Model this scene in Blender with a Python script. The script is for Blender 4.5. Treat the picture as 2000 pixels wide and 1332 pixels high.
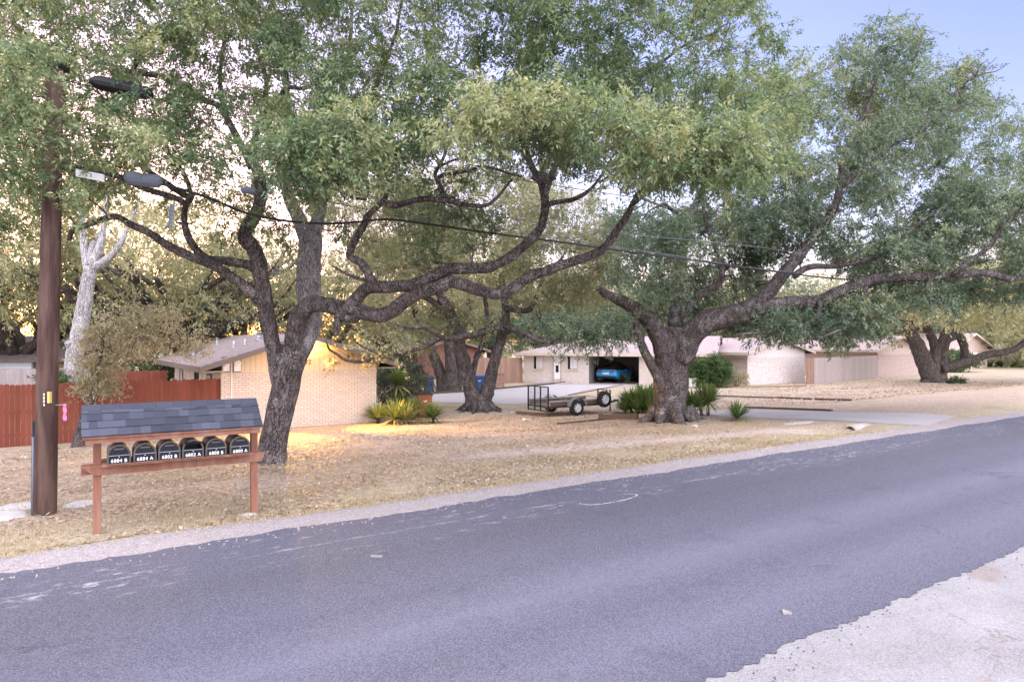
import bpy, math, random
import numpy as np
from mathutils import Vector, noise as mnoise
PI = math.pi
for o in list(bpy.data.objects): bpy.data.objects.remove(o)
SC = bpy.context.scene
COL = SC.collection
RNG = np.random.default_rng(7)
random.seed(7)

# ------------------------------------------------------------------ camera, sky, sun, exposure
F, CX, CY, H = 1333.0, 1000.0, 666.0, 2.8          # focal length and centre in photo pixels, eye height
cam = bpy.data.cameras.new('camera'); camo = bpy.data.objects.new('camera', cam); COL.objects.link(camo)
cam.sensor_width = 36.0; cam.lens = 24.0; cam.clip_end = 3000; cam.clip_start = 0.05
camo.location = (0, 0, H); camo.rotation_euler = (PI/2, 0, 0)
SC.camera = camo
SUN_AZ = math.radians(-33.5)       # left of the view axis, behind the oaks
SUN_EL = math.radians(4.5)
W = bpy.data.worlds.new('World'); SC.world = W; W.use_nodes = True
wn = W.node_tree; wn.nodes.clear()
sky = wn.nodes.new('ShaderNodeTexSky'); sky.sky_type = 'NISHITA'; sky.sun_disc = False
sky.sun_elevation = SUN_EL; sky.sun_rotation = SUN_AZ
sky.air_density = 1.0; sky.dust_density = .8; sky.ozone_density = 1.6
bg = wn.nodes.new('ShaderNodeBackground'); bg.inputs[1].default_value = 0.075
wo = wn.nodes.new('ShaderNodeOutputWorld')
def wnode(ty, **kw):
    nd = wn.nodes.new('ShaderNode'+ty)
    for k, v in kw.items(): setattr(nd, k, v)
    return nd
tintn = wnode('Mix', data_type='RGBA', blend_type='MULTIPLY'); tintn.inputs[0].default_value = 1.0
wn.links.new(sky.outputs[0], tintn.inputs[6]); tintn.inputs[7].default_value = (1.10, .86, 1.22, 1)
wn.links.new(tintn.outputs[2], bg.inputs[0])
# added sky fill glow, high up and behind the camera, brightening ground and leaves
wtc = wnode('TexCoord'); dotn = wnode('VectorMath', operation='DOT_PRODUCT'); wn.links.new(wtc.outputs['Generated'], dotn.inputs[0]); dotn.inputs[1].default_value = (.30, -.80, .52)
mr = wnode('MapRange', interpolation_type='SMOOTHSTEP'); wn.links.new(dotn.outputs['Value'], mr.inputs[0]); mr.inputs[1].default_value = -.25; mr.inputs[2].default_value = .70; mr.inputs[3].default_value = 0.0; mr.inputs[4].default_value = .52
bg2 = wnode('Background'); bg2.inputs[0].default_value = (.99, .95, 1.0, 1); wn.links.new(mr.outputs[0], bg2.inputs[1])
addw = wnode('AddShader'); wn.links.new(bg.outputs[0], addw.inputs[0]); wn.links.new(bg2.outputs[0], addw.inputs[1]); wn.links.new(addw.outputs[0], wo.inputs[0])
sl = bpy.data.lights.new('sun', 'SUN'); slo = bpy.data.objects.new('sun', sl); COL.objects.link(slo)
sl.energy = 0.2; sl.angle = math.radians(6.0); sl.color = (1.0, 0.72, 0.42)
sd = Vector((math.sin(SUN_AZ)*math.cos(SUN_EL), math.cos(SUN_AZ)*math.cos(SUN_EL), math.sin(SUN_EL)))
slo.rotation_euler = (-sd).to_track_quat('-Z', 'Y').to_euler()
SC.view_settings.view_transform = 'Standard'; SC.view_settings.look = 'None'
SC.view_settings.exposure = 3.02; SC.view_settings.gamma = 1.0
SC.cycles.max_bounces = 6; SC.cycles.diffuse_bounces = 4; SC.cycles.glossy_bounces = 2
SC.cycles.transmission_bounces = 4; SC.cycles.transparent_max_bounces = 8
SC.cycles.use_denoising = True

# ------------------------------------------------------------------ frames: u along the street, v away from the camera
RA = math.atan2(.5644, .8256); CR, SR = math.cos(RA), math.sin(RA)
def uv(u, v): return (u*CR - v*SR, u*SR + v*CR)
def to_uv(x, y): return (x*CR + y*SR, -x*SR + y*CR)
def sstep(a, b, t):
    t = min(1, max(0, (t-a)/(b-a))); return t*t*(3-2*t)
def gz(x, y):
    u, v = to_uv(x, y)
    z = -0.5*sstep(12.3, 25.5, v)
    z -= 0.42*math.exp(-((u-20.6)/1.3)**2 - ((v-12.15)/.55)**2)
    z += 0.16*math.exp(-((u-20.6)/1.5)**2 - ((v-18.4)/1.5)**2)      # mound under the second oak
    z += 0.14*math.exp(-((x+1.6)/1.4)**2 - ((y-32)/1.4)**2)         # mound under the centre oak
    return z
def G(px, py, dz=0.0):
    """point of the ground seen at a photo pixel"""
    z = 0.0
    for _ in range(40):
        D = (H - z)*F/(py-CY); x = (px-CX)/F*D
        z = .5*z + .5*gz(x, D)
    return Vector((x, D, gz(x, D)+dz))
def P(px, py, D): return Vector(((px-CX)/F*D, D, H+(CY-py)/F*D))

# ------------------------------------------------------------------ tagging
def tag(o, label=None, cat=None, group=None, kind=None):
    if label: o['label'] = label
    if cat: o['category'] = cat
    if group: o['group'] = group
    if kind: o['kind'] = kind
    return o
def thing(name, label, cat, loc=(0, 0, 0), rz=0, group=None):
    o = bpy.data.objects.new(name, None); COL.objects.link(o); o.empty_display_size = .2
    o.location = loc; o.rotation_euler = (0, 0, rz)
    return tag(o, label, cat, group)
def dup(root, loc, rz, sc=1.0, label=None, group=None):
    r = root.copy(); COL.objects.link(r); r.location = loc; r.rotation_euler = (0, 0, rz); r.scale = (sc, sc, sc)
    if label: r['label'] = label
    if group: r['group'] = group
    for ch in list(root.children):
        c = ch.copy(); COL.objects.link(c); c.parent = r
        for g in list(ch.children):
            d = g.copy(); COL.objects.link(d); d.parent = c
    return r

# ------------------------------------------------------------------ mesh builder
class MB:
    def __init__(s): s.V = []; s.Fc = []; s.T = []; s.n = 0
    def add(s, V, Fc, t=0.5):
        V = np.asarray(V, float); s.V.append(V)
        for f in Fc: s.Fc.append([i+s.n for i in f])
        s.T += [t]*len(Fc) if np.isscalar(t) else list(t)
        s.n += len(V); return s
    def box(s, x0, x1, y0, y1, z0, z1, t=0.5):
        V = [(x0,y0,z0),(x1,y0,z0),(x1,y1,z0),(x0,y1,z0),(x0,y0,z1),(x1,y0,z1),(x1,y1,z1),(x0,y1,z1)]
        return s.add(V, [(0,3,2,1),(4,5,6,7),(0,1,5,4),(1,2,6,5),(2,3,7,6),(3,0,4,7)], t)
    def hexa(s, V, t=0.5):
        return s.add(V, [(0,3,2,1),(4,5,6,7),(0,1,5,4),(1,2,6,5),(2,3,7,6),(3,0,4,7)], t)
    def prism(s, poly, axis, a, b, t=0.5):
        """poly of 2D points extruded along axis 0/1/2 from a to b"""
        def mk(p, c): return {0: (c, p[0], p[1]), 1: (p[0], c, p[1]), 2: (p[0], p[1], c)}[axis]
        n = len(poly); V = [mk(p, a) for p in poly] + [mk(p, b) for p in poly]
        Fc = [list(range(n))[::-1], list(range(n, 2*n))] + [(i, (i+1) % n, n+(i+1) % n, n+i) for i in range(n)]
        return s.add(V, Fc, t)
    def tube(s, pts, rad, k=8, t=0.5, cap=True, lump=0.0, seed=0.0):
        pts = np.asarray(pts, float); n = len(pts)
        rad = np.full(n, rad) if np.isscalar(rad) else np.asarray(rad, float)
        tan = np.gradient(pts, axis=0); tan /= np.linalg.norm(tan, axis=1, keepdims=True)+1e-9
        ref = np.array([0, 0, 1.0]) if abs(tan[0, 2]) < .9 else np.array([1.0, 0, 0])
        a = np.cross(tan[0], ref); a /= np.linalg.norm(a)
        ang = np.arange(k)*2*PI/k; V = np.empty((n, k, 3))
        for i in range(n):
            a = a - tan[i]*np.dot(a, tan[i]); a /= np.linalg.norm(a)+1e-9; b = np.cross(tan[i], a)
            rr = np.full(k, rad[i])
            if lump:
                for j in range(k):
                    d = a*math.cos(ang[j]) + b*math.sin(ang[j])
                    q = Vector((pts[i]*1.0 + d*rad[i]))*(0.55/max(rad[i], .06)) if rad[i] > .25 else Vector(pts[i]*3.2 + d*1.2)
                    rr[j] *= 1 + lump*(mnoise.noise(q + Vector((seed, 0, 0))))
            V[i] = pts[i] + rr[:, None]*(np.cos(ang)[:, None]*a + np.sin(ang)[:, None]*b)
        Fc = [(i*k+j, i*k+(j+1) % k, (i+1)*k+(j+1) % k, (i+1)*k+j) for i in range(n-1) for j in range(k)]
        if cap: Fc += [list(range(k))[::-1], [(n-1)*k+j for j in range(k)]]
        return s.add(V.reshape(-1, 3), Fc, t)
    def cyl(s, p0, p1, r, k=14, t=0.5, r1=None):
        return s.tube([p0, p1], [r, r if r1 is None else r1], k, t)
    def lathe(s, prof, c=(0, 0, 0), axis=2, k=24, t=0.5):
        """prof: (radius, height) closed loop or open; spun round axis"""
        n = len(prof); V = []
        for j in range(k):
            ca, sa = math.cos(2*PI*j/k), math.sin(2*PI*j/k)
            for r, h in prof:
                p = {2: (r*ca, r*sa, h), 1: (r*ca, h, r*sa), 0: (h, r*ca, r*sa)}[axis]
                V.append((c[0]+p[0], c[1]+p[1], c[2]+p[2]))
        Fc = [(j*n+i, ((j+1) % k)*n+i, ((j+1) % k)*n+i+1, j*n+i+1) for j in range(k) for i in range(n-1)]
        return s.add(V, Fc, t)
    def shift(s, off):
        s.V = [v - np.asarray(off, float) for v in s.V]; return s
    def build(s, name, mats, parent=None, smooth=False, bevel=0.0, loc=None, auto=False):
        me = bpy.data.meshes.new(name)
        V = np.concatenate(s.V) if s.V else np.zeros((0, 3))
        me.from_pydata(V.tolist(), [], s.Fc)
        for m in (mats if isinstance(mats, (list, tuple)) else [mats]): me.materials.append(m)
        at = me.attributes.new('tint', 'FLOAT', 'FACE'); at.data.foreach_set('value', np.asarray(s.T, np.float32))
        if smooth: me.polygons.foreach_set('use_smooth', [True]*len(me.polygons))
        me.update()
        o = bpy.data.objects.new(name, me); COL.objects.link(o)
        if parent is not None: o.parent = parent
        if loc is not None: o.location = loc
        if bevel:
            b = o.modifiers.new('bevel', 'BEVEL'); b.width = bevel; b.segments = 2; b.limit_method = 'ANGLE'
        return o
def spline(pts, n=6):
    """Catmull-Rom through pts"""
    p = np.asarray(pts, float)
    if len(p) < 3: return np.array([p[0]*(1-t)+p[-1]*t for t in np.linspace(0, 1, n+1)])
    q = np.vstack([2*p[0]-p[1], p, 2*p[-1]-p[-2]]); out = []
    for i in range(1, len(q)-2):
        for t in np.arange(n)/n:
            out.append(.5*((2*q[i])+(-q[i-1]+q[i+1])*t+(2*q[i-1]-5*q[i]+4*q[i+1]-q[i+2])*t*t+(-q[i-1]+3*q[i]-3*q[i+1]+q[i+2])*t**3))
    out.append(p[-1]); return np.array(out)

# ------------------------------------------------------------------ materials
class NT:
    def __init__(s, name):
        s.m = bpy.data.materials.new(name); s.m.use_nodes = True; s.t = s.m.node_tree
        s.b = s.t.nodes['Principled BSDF']; s.out = s.t.nodes['Material Output']
        s.b.inputs['Specular IOR Level'].default_value = .25
    def n(s, ty, props=None, **inp):
        nd = s.t.nodes.new('ShaderNode'+ty)
        for k, v in (props or {}).items(): setattr(nd, k, v)
        for k, v in inp.items():
            key = int(k[1:]) if k[0] == '_' else k.replace('_', ' ')
            s.set(nd.inputs[key], v)
        return nd
    def set(s, sock, v):
        if isinstance(v, bpy.types.NodeSocket): s.t.links.new(v, sock)
        elif v is not None:
            if sock.type == 'RGBA' and len(v) == 3: v = (*v, 1)
            sock.default_value = v
    def obj(s): return s.n('TexCoord').outputs['Object']
    def mapping(s, vec, scale=(1, 1, 1), rot=(0, 0, 0), loc=(0, 0, 0)):
        return s.n('Mapping', None, Vector=vec, Scale=scale, Rotation=rot, Location=loc).outputs[0]
    def noise(s, vec, scale, detail=4, rough=.55, dist=0.0):
        return s.n('TexNoise', None, Vector=vec, Scale=scale, Detail=detail, Roughness=rough, Distortion=dist).outputs[0]
    def vor(s, vec, scale, out='Distance', feat='F1'):
        return s.n('TexVoronoi', {'feature': feat}, Vector=vec, Scale=scale).outputs[out]
    def ramp(s, fac, *stops):
        nd = s.n('ValToRGB', None, Fac=fac); cr = nd.color_ramp
        while len(cr.elements) < len(stops): cr.elements.new(.5)
        for e, (p, c) in zip(cr.elements, stops):
            e.position = p; e.color = (c, c, c, 1) if np.isscalar(c) else (*c, 1)
        return nd.outputs[0]
    def mix(s, fac, a, b, mode='MIX'):
        nd = s.t.nodes.new('ShaderNodeMix'); nd.data_type = 'RGBA'; nd.blend_type = mode
        s.set(nd.inputs[0], fac); s.set(nd.inputs[6], a); s.set(nd.inputs[7], b); return nd.outputs[2]
    def math(s, op, a, b=0.0, c=None):
        nd = s.n('Math', {'operation': op}, _0=a, _1=b)
        if c is not None: s.set(nd.inputs[2], c)
        return nd.outputs[0]
    def sep(s, vec): return s.n('SeparateXYZ', None, Vector=vec).outputs
    def comb(s, x, y, z=0.0): return s.n('CombineXYZ', None, X=x, Y=y, Z=z).outputs[0]
    def attr(s, nm='tint'): return s.n('Attribute', {'attribute_name': nm}).outputs['Fac']
    def bump(s, h, strength=.5, dist=.02):
        s.set(s.b.inputs['Normal'], s.n('Bump', None, Height=h, Strength=strength, Distance=dist).outputs[0])
    def fin(s, col=None, rough=None, metal=None, spec=None):
        if col is not None: s.set(s.b.inputs['Base Color'], col)
        if rough is not None: s.set(s.b.inputs['Roughness'], rough)
        if metal is not None: s.set(s.b.inputs['Metallic'], metal)
        if spec is not None: s.set(s.b.inputs['Specular IOR Level'], spec)
        return s.m
def plain(name, col, rough=.6, metal=0.0, var=.18, scale=9.0, spec=.3, bump=0.0):
    s = NT(name); v = s.obj(); f = s.noise(v, scale, 5, .6)
    c = s.mix(f, [max(0, x*(1-var)) for x in col], [min(1, x*(1+var)) for x in col])
    if bump: s.bump(s.noise(v, scale*6, 3), bump, .005)
    return s.fin(c, rough, metal, spec)
def bark(name, dark, light, lichen, amt=.56, sc=1.0):
    s = NT(name); v = s.obj()
    vs = s.mapping(v, (1, 1, .38))
    n1 = s.noise(vs, 9*sc, 6, .65, .8); n2 = s.noise(v, 2.3*sc, 3)
    wv = s.n('VectorMath', {'operation': 'ADD'}, _0=vs, _1=s.n('VectorMath', {'operation': 'SCALE'}, _0=s.n('TexNoise', None, Vector=v, Scale=7.0*sc, Detail=4).outputs[1], Scale=.09).outputs[0]).outputs[0]
    cr = s.vor(wv, 24*sc, 'Distance', 'DISTANCE_TO_EDGE'); crk = s.math('MAXIMUM', s.ramp(cr, (0, 0.0), (.20, 1.0)), s.ramp(n1, (.45, 0.0), (.62, 1.0)))
    c = s.mix(n1, dark, light); c = s.mix(crk, [x*.5 for x in dark], c)
    l = s.noise(v, 26*sc, 5, .75); lm = s.ramp(s.math('ADD', s.math('MULTIPLY', l, .65), s.math('MULTIPLY', n2, .35)), (amt, 0.0), (amt+.06, 1.0))
    c = s.mix(s.math('MULTIPLY', lm, .8), c, lichen)
    s.bump(s.math('ADD', s.math('MULTIPLY', crk, .8), n1), .9, .035)
    return s.fin(c, .9, 0, .15)
def leafmat(name, stops, trans=.38, tcol=(1.25, 1.15, .55), k=2.0):
    stops = [(p, tuple(x*k for x in c)) for p, c in stops]
    s = NT(name); t = s.attr(); c = s.ramp(t, *stops)
    s.fin(c, .5, 0, .35)
    tr = s.n('BsdfTranslucent', None, Color=s.mix(1.0, c, tcol, 'MULTIPLY'))
    mx = s.n('MixShader', None, _0=trans); s.t.links.new(s.b.outputs[0], mx.inputs[1]); s.t.links.new(tr.outputs[0], mx.inputs[2])
    s.t.links.new(mx.outputs[0], s.out.inputs[0]); return s.m

M_BARK = bark('oak_bark', (.042, .034, .034), (.225, .188, .178), (.40, .37, .36), .55)
M_BARKMID = bark('flare_pale_bark', (.16, .14, .145), (.38, .345, .35), (.50, .47, .47), .54)  # oak bark paled by lichen and by backlight flare put into its colour
M_BARKFAR = bark('far_bark', (.05, .041, .038), (.19, .158, .142), (.26, .24, .22), .60, .7)
M_BARKPALE = bark('pale_bark', (.30, .28, .28), (.55, .52, .52), (.62, .6, .6), .55, .6)
LG = leafmat('oak_leaf', ((0, (.026, .046, .028)), (.35, (.058, .088, .046)), (.7, (.105, .128, .066)), (1, (.19, .19, .105))), .42, (1.12, 1.08, .72), k=2.25)
LG2 = leafmat('grey_oak_leaf', ((0, (.028, .046, .035)), (.4, (.058, .084, .060)), (.75, (.100, .118, .078)), (1, (.165, .162, .10))), .42, (1.18, 1.1, .65), k=2.5)
LO = leafmat('olive_leaf', ((0, (.050, .058, .034)), (.4, (.092, .098, .058)), (.75, (.145, .14, .085)), (1, (.20, .178, .12))), .46, (1.12, 1.06, .72), k=2.75)
LY = leafmat('yellow_olive_leaf', ((0, (.07, .074, .042)), (.5, (.13, .13, .075)), (1, (.21, .19, .12))), .46, (1.12, 1.06, .72), k=2.7)
LS = leafmat('silver_leaf', ((0, (.075, .072, .045)), (.5, (.15, .135, .085)), (1, (.25, .21, .15))), .3)
LGS = leafmat('grey_shrub_leaf', ((0, (.035, .042, .03)), (.5, (.065, .075, .052)), (1, (.11, .115, .08))), .25)
LB = leafmat('shrub_leaf', ((0, (.018, .03, .014)), (.5, (.04, .062, .026)), (1, (.09, .115, .045))), .25)
LH = leafmat('hedge_leaf', ((0, (.015, .030, .010)), (.5, (.036, .062, .020)), (1, (.085, .115, .04))), .3)
M_YUC = leafmat('yucca_leaf', ((0, (.05, .085, .028)), (.5, (.10, .15, .05)), (.85, (.19, .21, .075)), (1, (.34, .27, .14))), .25, k=1.3)
M_DRY = leafmat('dry_leaf', ((0, (.19, .12, .075)), (.5, (.37, .27, .185)), (.85, (.53, .42, .31)), (1, (.64, .56, .47))), .1, k=1.05)
M_STRAW = leafmat('straw', ((0, (.20, .175, .095)), (.5, (.38, .30, .18)), (1, (.56, .46, .31))), .2, k=1.0)

def m_asphalt():
    s = NT('asphalt'); v = s.obj(); xy = s.sep(v)
    big = s.noise(s.mapping(v, (.10, .9, 1)), 1.0, 4, .6)
    fine = s.noise(v, 70, 3, .75); agg = s.vor(v, 95, 'Color')
    ag = s.sep(agg)[0]
    c = s.mix(big, (.036, .037, .062), (.070, .072, .112))
    # worn wheel tracks along the lane
    d1 = s.math('ABSOLUTE', s.math('SUBTRACT', xy[1], 6.0)); d2 = s.math('ABSOLUTE', s.math('SUBTRACT', xy[1], 8.3))
    d3 = s.math('ABSOLUTE', s.math('SUBTRACT', xy[1], 4.5))
    wn_ = s.noise(s.mapping(v, (.25, 1.5, 1)), 1.3, 5, .6); w1 = s.ramp(d1, (.0, 1.0), (.75, 0.0)); w3 = s.ramp(d3, (.0, .75), (.8, 0.0))
    c = s.mix(s.math('MULTIPLY', s.math('ADD', w1, w3), s.math('ADD', .25, s.math('MULTIPLY', wn_, .7))), c, (.142, .144, .200))
    c = s.mix(s.ramp(d2, (.0, .85), (1.5, 0.0)), c, (.034, .035, .050))
    c = s.mix(s.math('MULTIPLY', s.ramp(fine, (.30, 0.0), (.65, 1.0)), .8), c, s.mix(ag, (.055, .053, .065), (.25, .24, .275)))
    spk = s.ramp(s.vor(v, 38), (.0, 1.0), (.10, 0.0)); sel = s.ramp(s.noise(v, 7, 2), (.52, 0.0), (.60, 1.0))
    c = s.mix(s.math('MULTIPLY', s.math('MULTIPLY', spk, sel), .8), c, (.38, .35, .34))
    # worn white edge line and scuffs
    n = s.noise(s.mapping(v, (.55, 2.2, 1)), 2.2, 5, .68)
    e = s.math('ABSOLUTE', s.math('SUBTRACT', xy[1], 9.22)); em = s.ramp(e, (.01, 1.0), (.14, .0))
    e2 = s.math('ABSOLUTE', s.math('SUBTRACT', xy[1], 9.55)); em2 = s.ramp(e2, (.05, .75), (.45, 0.0))
    th = s.ramp(s.math('MULTIPLY', s.math('MAXIMUM', em, em2), n), (.42, 0.0), (.50, 1.0))
    gap = s.ramp(s.noise(s.mapping(v, (2.2, 6, 0)), 1.0, 6, .75), (.49, 0.0), (.60, 1.0))
    th2 = s.math('MULTIPLY', th, gap)
    c = s.mix(s.math('MULTIPLY', th2, .65), c, (.42, .39, .385))
    st = s.ramp(s.noise(s.mapping(v, (.8, 1.2, 1)), .9, 6, .7), (.58, 0.0), (.70, 1.0)); c = s.mix(s.math('MULTIPLY', st, .45), c, (.055, .055, .075))
    pw = s.ramp(s.noise(s.mapping(v, (1.0, 2.6, 1)), 3.2, 6, .75), (.55, 0.0), (.63, 1.0)); pw = s.math('MULTIPLY', pw, s.ramp(s.noise(s.mapping(v, (.35, .8, 1)), 1.3, 3), (.46, 0.0), (.58, 1.0))); pe = s.ramp(s.math('ABSOLUTE', s.math('SUBTRACT', xy[1], 9.35)), (.25, 1.0), (1.0, 0.0)); c = s.mix(s.math('MULTIPLY', s.math('MULTIPLY', pw, pe), .8), c, (.40, .375, .39))
    # hairline cracks
    cr = s.vor(s.mapping(v, (1, 1, 1)), .33, 'Distance', 'DISTANCE_TO_EDGE')
    wob = s.n('TexVoronoi', {'feature': 'DISTANCE_TO_EDGE'}, Vector=s.n('VectorMath', {'operation': 'ADD'}, _0=v, _1=s.n('TexNoise', None, Vector=v, Scale=1.8, Detail=5).outputs[1]).outputs[0], Scale=.22).outputs[0]
    ck = s.math('MULTIPLY', s.ramp(wob, (.0, 1.0), (.006, 0.0)), s.ramp(s.noise(v, .5, 2), (.5, 0.0), (.6, 1.0)))
    c = s.mix(s.math('MULTIPLY', ck, .55), c, (.03, .03, .04))
    s.bump(s.math('ADD', fine, s.math('MULTIPLY', ag, .6)), .55, .006)
    return s.fin(c, .82, 0, .3)
def m_pale():
    s = NT('old_pavement'); v = s.obj()
    a = s.noise(v, 1.1, 5, .65); f = s.noise(v, 55, 4, .75); ag = s.sep(s.vor(v, 80, 'Color'))[0]
    c = s.mix(s.ramp(a, (.3, 0.0), (.7, 1.0)), (.18, .168, .17), (.29, .275, .28)); c = s.mix(s.math('MULTIPLY', f, .65), c, s.mix(ag, (.16, .145, .14), (.50, .47, .46)))
    wob = s.n('TexVoronoi', {'feature': 'DISTANCE_TO_EDGE'}, Vector=s.n('VectorMath', {'operation': 'ADD'}, _0=v, _1=s.n('TexNoise', None, Vector=v, Scale=2.5, Detail=6).outputs[1]).outputs[0], Scale=.30).outputs[0]
    c = s.mix(s.math('MULTIPLY', s.ramp(wob, (.0, .7), (.006, 0.0)), s.ramp(s.noise(v, .8, 3), (.42, 0.0), (.55, 1.0))), c, (.15, .13, .12))
    br = s.ramp(s.noise(v, .9, 5, .7), (.60, 0.0), (.70, 1.0)); c = s.mix(s.math('MULTIPLY', br, .75), c, (.24, .185, .155))
    s.bump(f, .6, .008)
    return s.fin(c, .9, 0, .15)
def m_gravel():
    s = NT('gravel'); v = s.obj(); ag = s.sep(s.vor(v, 42, 'Color')); d = s.vor(v, 42)
    f = s.noise(v, 4, 5, .7)
    c = s.mix(f, (.24, .205, .20), (.39, .345, .34)); c = s.mix(s.math('MULTIPLY', ag[0], .55), c, s.mix(ag[1], (.22, .19, .18), (.60, .55, .54)))
    s.bump(s.math('SUBTRACT', 1.0, d), .7, .012)
    return s.fin(c, .95, 0, .1)
def m_ground():
    s = NT('yard_soil'); v = s.mapping(s.obj(), rot=(0, 0, -RA)); xy = s.sep(v)
    a = s.noise(v, .35, 5, .6); b = s.noise(v, 2.0, 5, .65); f = s.noise(v, 16, 5, .75)
    lf = s.vor(s.mapping(v, (1, 1.8, 1), (0, 0, .5)), 15, 'Color'); l = s.sep(lf)
    lit = s.mix(l[0], (.25, .178, .128), (.52, .41, .315))
    straw = s.mix(f, (.29, .24, .155), (.52, .435, .305))
    green = s.mix(f, (.20, .19, .09), (.38, .33, .19))
    soil = s.mix(b, (.34, .26, .20), (.51, .415, .335))
    nearv = s.ramp(s.math('ADD', s.math('MULTIPLY', s.math('SUBTRACT', xy[1], 10.8), .16), s.math('MULTIPLY', b, .6)), (.42, 1.0), (.75, 0.0))
    c = s.mix(s.math('MULTIPLY', s.ramp(b, (.30, 0.0), (.62, 1.0)), .7), lit, s.mix(.5, lit, soil))
    c = s.mix(nearv, c, straw)
    far = s.ramp(s.math('MULTIPLY', xy[1], .02), (.46, 0.0), (.60, 1.0))
    c = s.mix(s.math('MULTIPLY', far, .6), c, straw)
    gm = s.ramp(s.math('ADD', s.math('MULTIPLY', a, .6), s.math('MULTIPLY', b, .4)), (.53, 0.0), (.60, 1.0)); c = s.mix(s.math('MULTIPLY', gm, .55), c, green)
    # bare trodden strip beside the street
    su = s.ramp(s.math('MULTIPLY', xy[0], .02), (.12, 0.0), (.20, 1.0), (.38, 1.0), (.45, 0.0))
    sv = s.ramp(s.math('ABSOLUTE', s.math('SUBTRACT', xy[1], s.math('ADD', 15.6, s.math('MULTIPLY', xy[0], -.14)))), (.1, 1.0), (1.9, 0.0))
    sm = s.ramp(s.math('MULTIPLY', s.math('MULTIPLY', su, sv), s.math('ADD', s.math('MULTIPLY', a, .9), s.math('MULTIPLY', b, .9))), (.42, 0.0), (.80, 1.0))
    c = s.mix(s.math('MULTIPLY', sm, .85), c, s.mix(f, (.40, .315, .265), (.60, .50, .44)))
    dk = s.ramp(s.noise(s.mapping(v, (.5, 1.2, 1)), 1.4, 6, .7), (.52, 0.0), (.68, 1.0)); c = s.mix(s.math('MULTIPLY', dk, .3), c, (.22, .165, .12))
    sp = s.ramp(l[1], (.93, 0.0), (.95, 1.0)); c = s.mix(s.math('MULTIPLY', sp, .7), c, (.62, .54, .47))
    s.bump(s.math('ADD', f, s.math('MULTIPLY', l[0], .7)), .8, .03)
    return s.fin(c, .95, 0, .08)
def m_concrete(name='drive_concrete', a=(.36, .335, .33), b=(.50, .47, .465)):
    s = NT(name); v = s.obj(); n = s.noise(v, .8, 6, .65); f = s.noise(v, 30, 4, .7)
    c = s.mix(n, a, b); c = s.mix(s.math('MULTIPLY', f, .4), c, (.26, .235, .23)); s.bump(f, .3, .004)
    return s.fin(c, .85, 0, .2)
def m_brick(name, c1, c2, mortar, bw=.20, bh=.0677, msize=.010, rough_face=0.0, soft=.3):
    s = NT(name); p = s.sep(s.obj()); vec = s.comb(s.math('ADD', p[0], p[1]), p[2])
    br = s.n('TexBrick', {'offset': .5}, Vector=vec, Color1=c1, Color2=c2, Mortar=mortar, Scale=1.0)
    for k, val in (('Mortar Size', msize), ('Mortar Smooth', soft), ('Bias', 0.0), ('Brick Width', bw), ('Row Height', bh)): br.inputs[k].default_value = val
    c = br.outputs[0]; n = s.noise(s.obj(), 3.0, 5, .6); c = s.mix(s.math('MULTIPLY', n, .35), c, [x*.62 for x in c1])
    h = s.math('SUBTRACT', 1.0, br.outputs[1])
    if rough_face:
        rf = s.noise(s.comb(s.math('MULTIPLY', s.math('ADD', p[0], p[1]), 3.0), s.math('MULTIPLY', p[2], 9.0)), 1.6, 5, .6)
        c = s.mix(s.ramp(rf, (.36, rough_face), (.50, 0.0)), c, [x*.48 for x in c1]); h = s.math('ADD', h, rf)
    s.bump(h, .6, .012); return s.fin(c, .88, 0, .15)
def m_siding(name, col, step=.2, horiz=False):
    s = NT(name); p = s.sep(s.obj()); t = p[2] if horiz else s.math('ADD', p[0], p[1])
    fr = s.math('FRACT', s.math('DIVIDE', t, step)); g = s.ramp(fr, (0, 0.0), (.05, 1.0), (.95, 1.0), (1, 0.0))
    n = s.noise(s.obj(), 4, 5, .6); c = s.mix(n, [x*.85 for x in col], col); c = s.mix(g, [x*.35 for x in col], c)
    s.bump(g, .6, .012); return s.fin(c, .7, 0, .25)
def m_shingle(name, c1, c2, sw=.30, sh=.145):
    s = NT(name); v = s.obj()
    br = s.n('TexBrick', {'offset': .37}, Vector=v, Color1=c1, Color2=c2, Mortar=[x*.5 for x in c1], Scale=1.0)
    for k, val in (('Mortar Size', .008), ('Mortar Smooth', .2), ('Bias', 0.0), ('Brick Width', sw), ('Row Height', sh)): br.inputs[k].default_value = val
    f = s.noise(v, 60, 3, .7); n = s.noise(v, .7, 4, .6)
    c = s.mix(s.math('MULTIPLY', f, .5), br.outputs[0], [x*.6 for x in c1]); c = s.mix(s.math('MULTIPLY', n, .5), c, c2)
    s.bump(s.math('ADD', s.math('SUBTRACT', 1.0, br.outputs[1]), s.math('MULTIPLY', f, .4)), .5, .01)
    return s.fin(c, .93, 0, .12)
def m_wood(name, dark, light, grain=(14, 14, 1.2), use_tint=True, weather=None, wz=0.0, wamt=.55):
    s = NT(name); v = s.obj(); n = s.noise(s.mapping(v, grain), 2.2, 6, .65, .4); g = s.noise(v, 1.3, 4)
    t = s.attr() if use_tint else .5
    c = s.mix(s.ramp(n, (.28, 0.0), (.72, 1.0)), dark, light); c = s.mix(s.math('MULTIPLY', t, .55), c, [x*.55 for x in dark])
    c = s.mix(s.math('MULTIPLY', g, .35), c, light)
    if weather: c = s.mix(s.math('MULTIPLY', s.ramp(s.noise(s.mapping(v, (5, 5, .6)), 1.6, 4), (.42, 0.0), (.62, 1.0)), wamt), c, weather)
    s.bump(n, .45, .006); return s.fin(c, .8, 0, .2)

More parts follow.
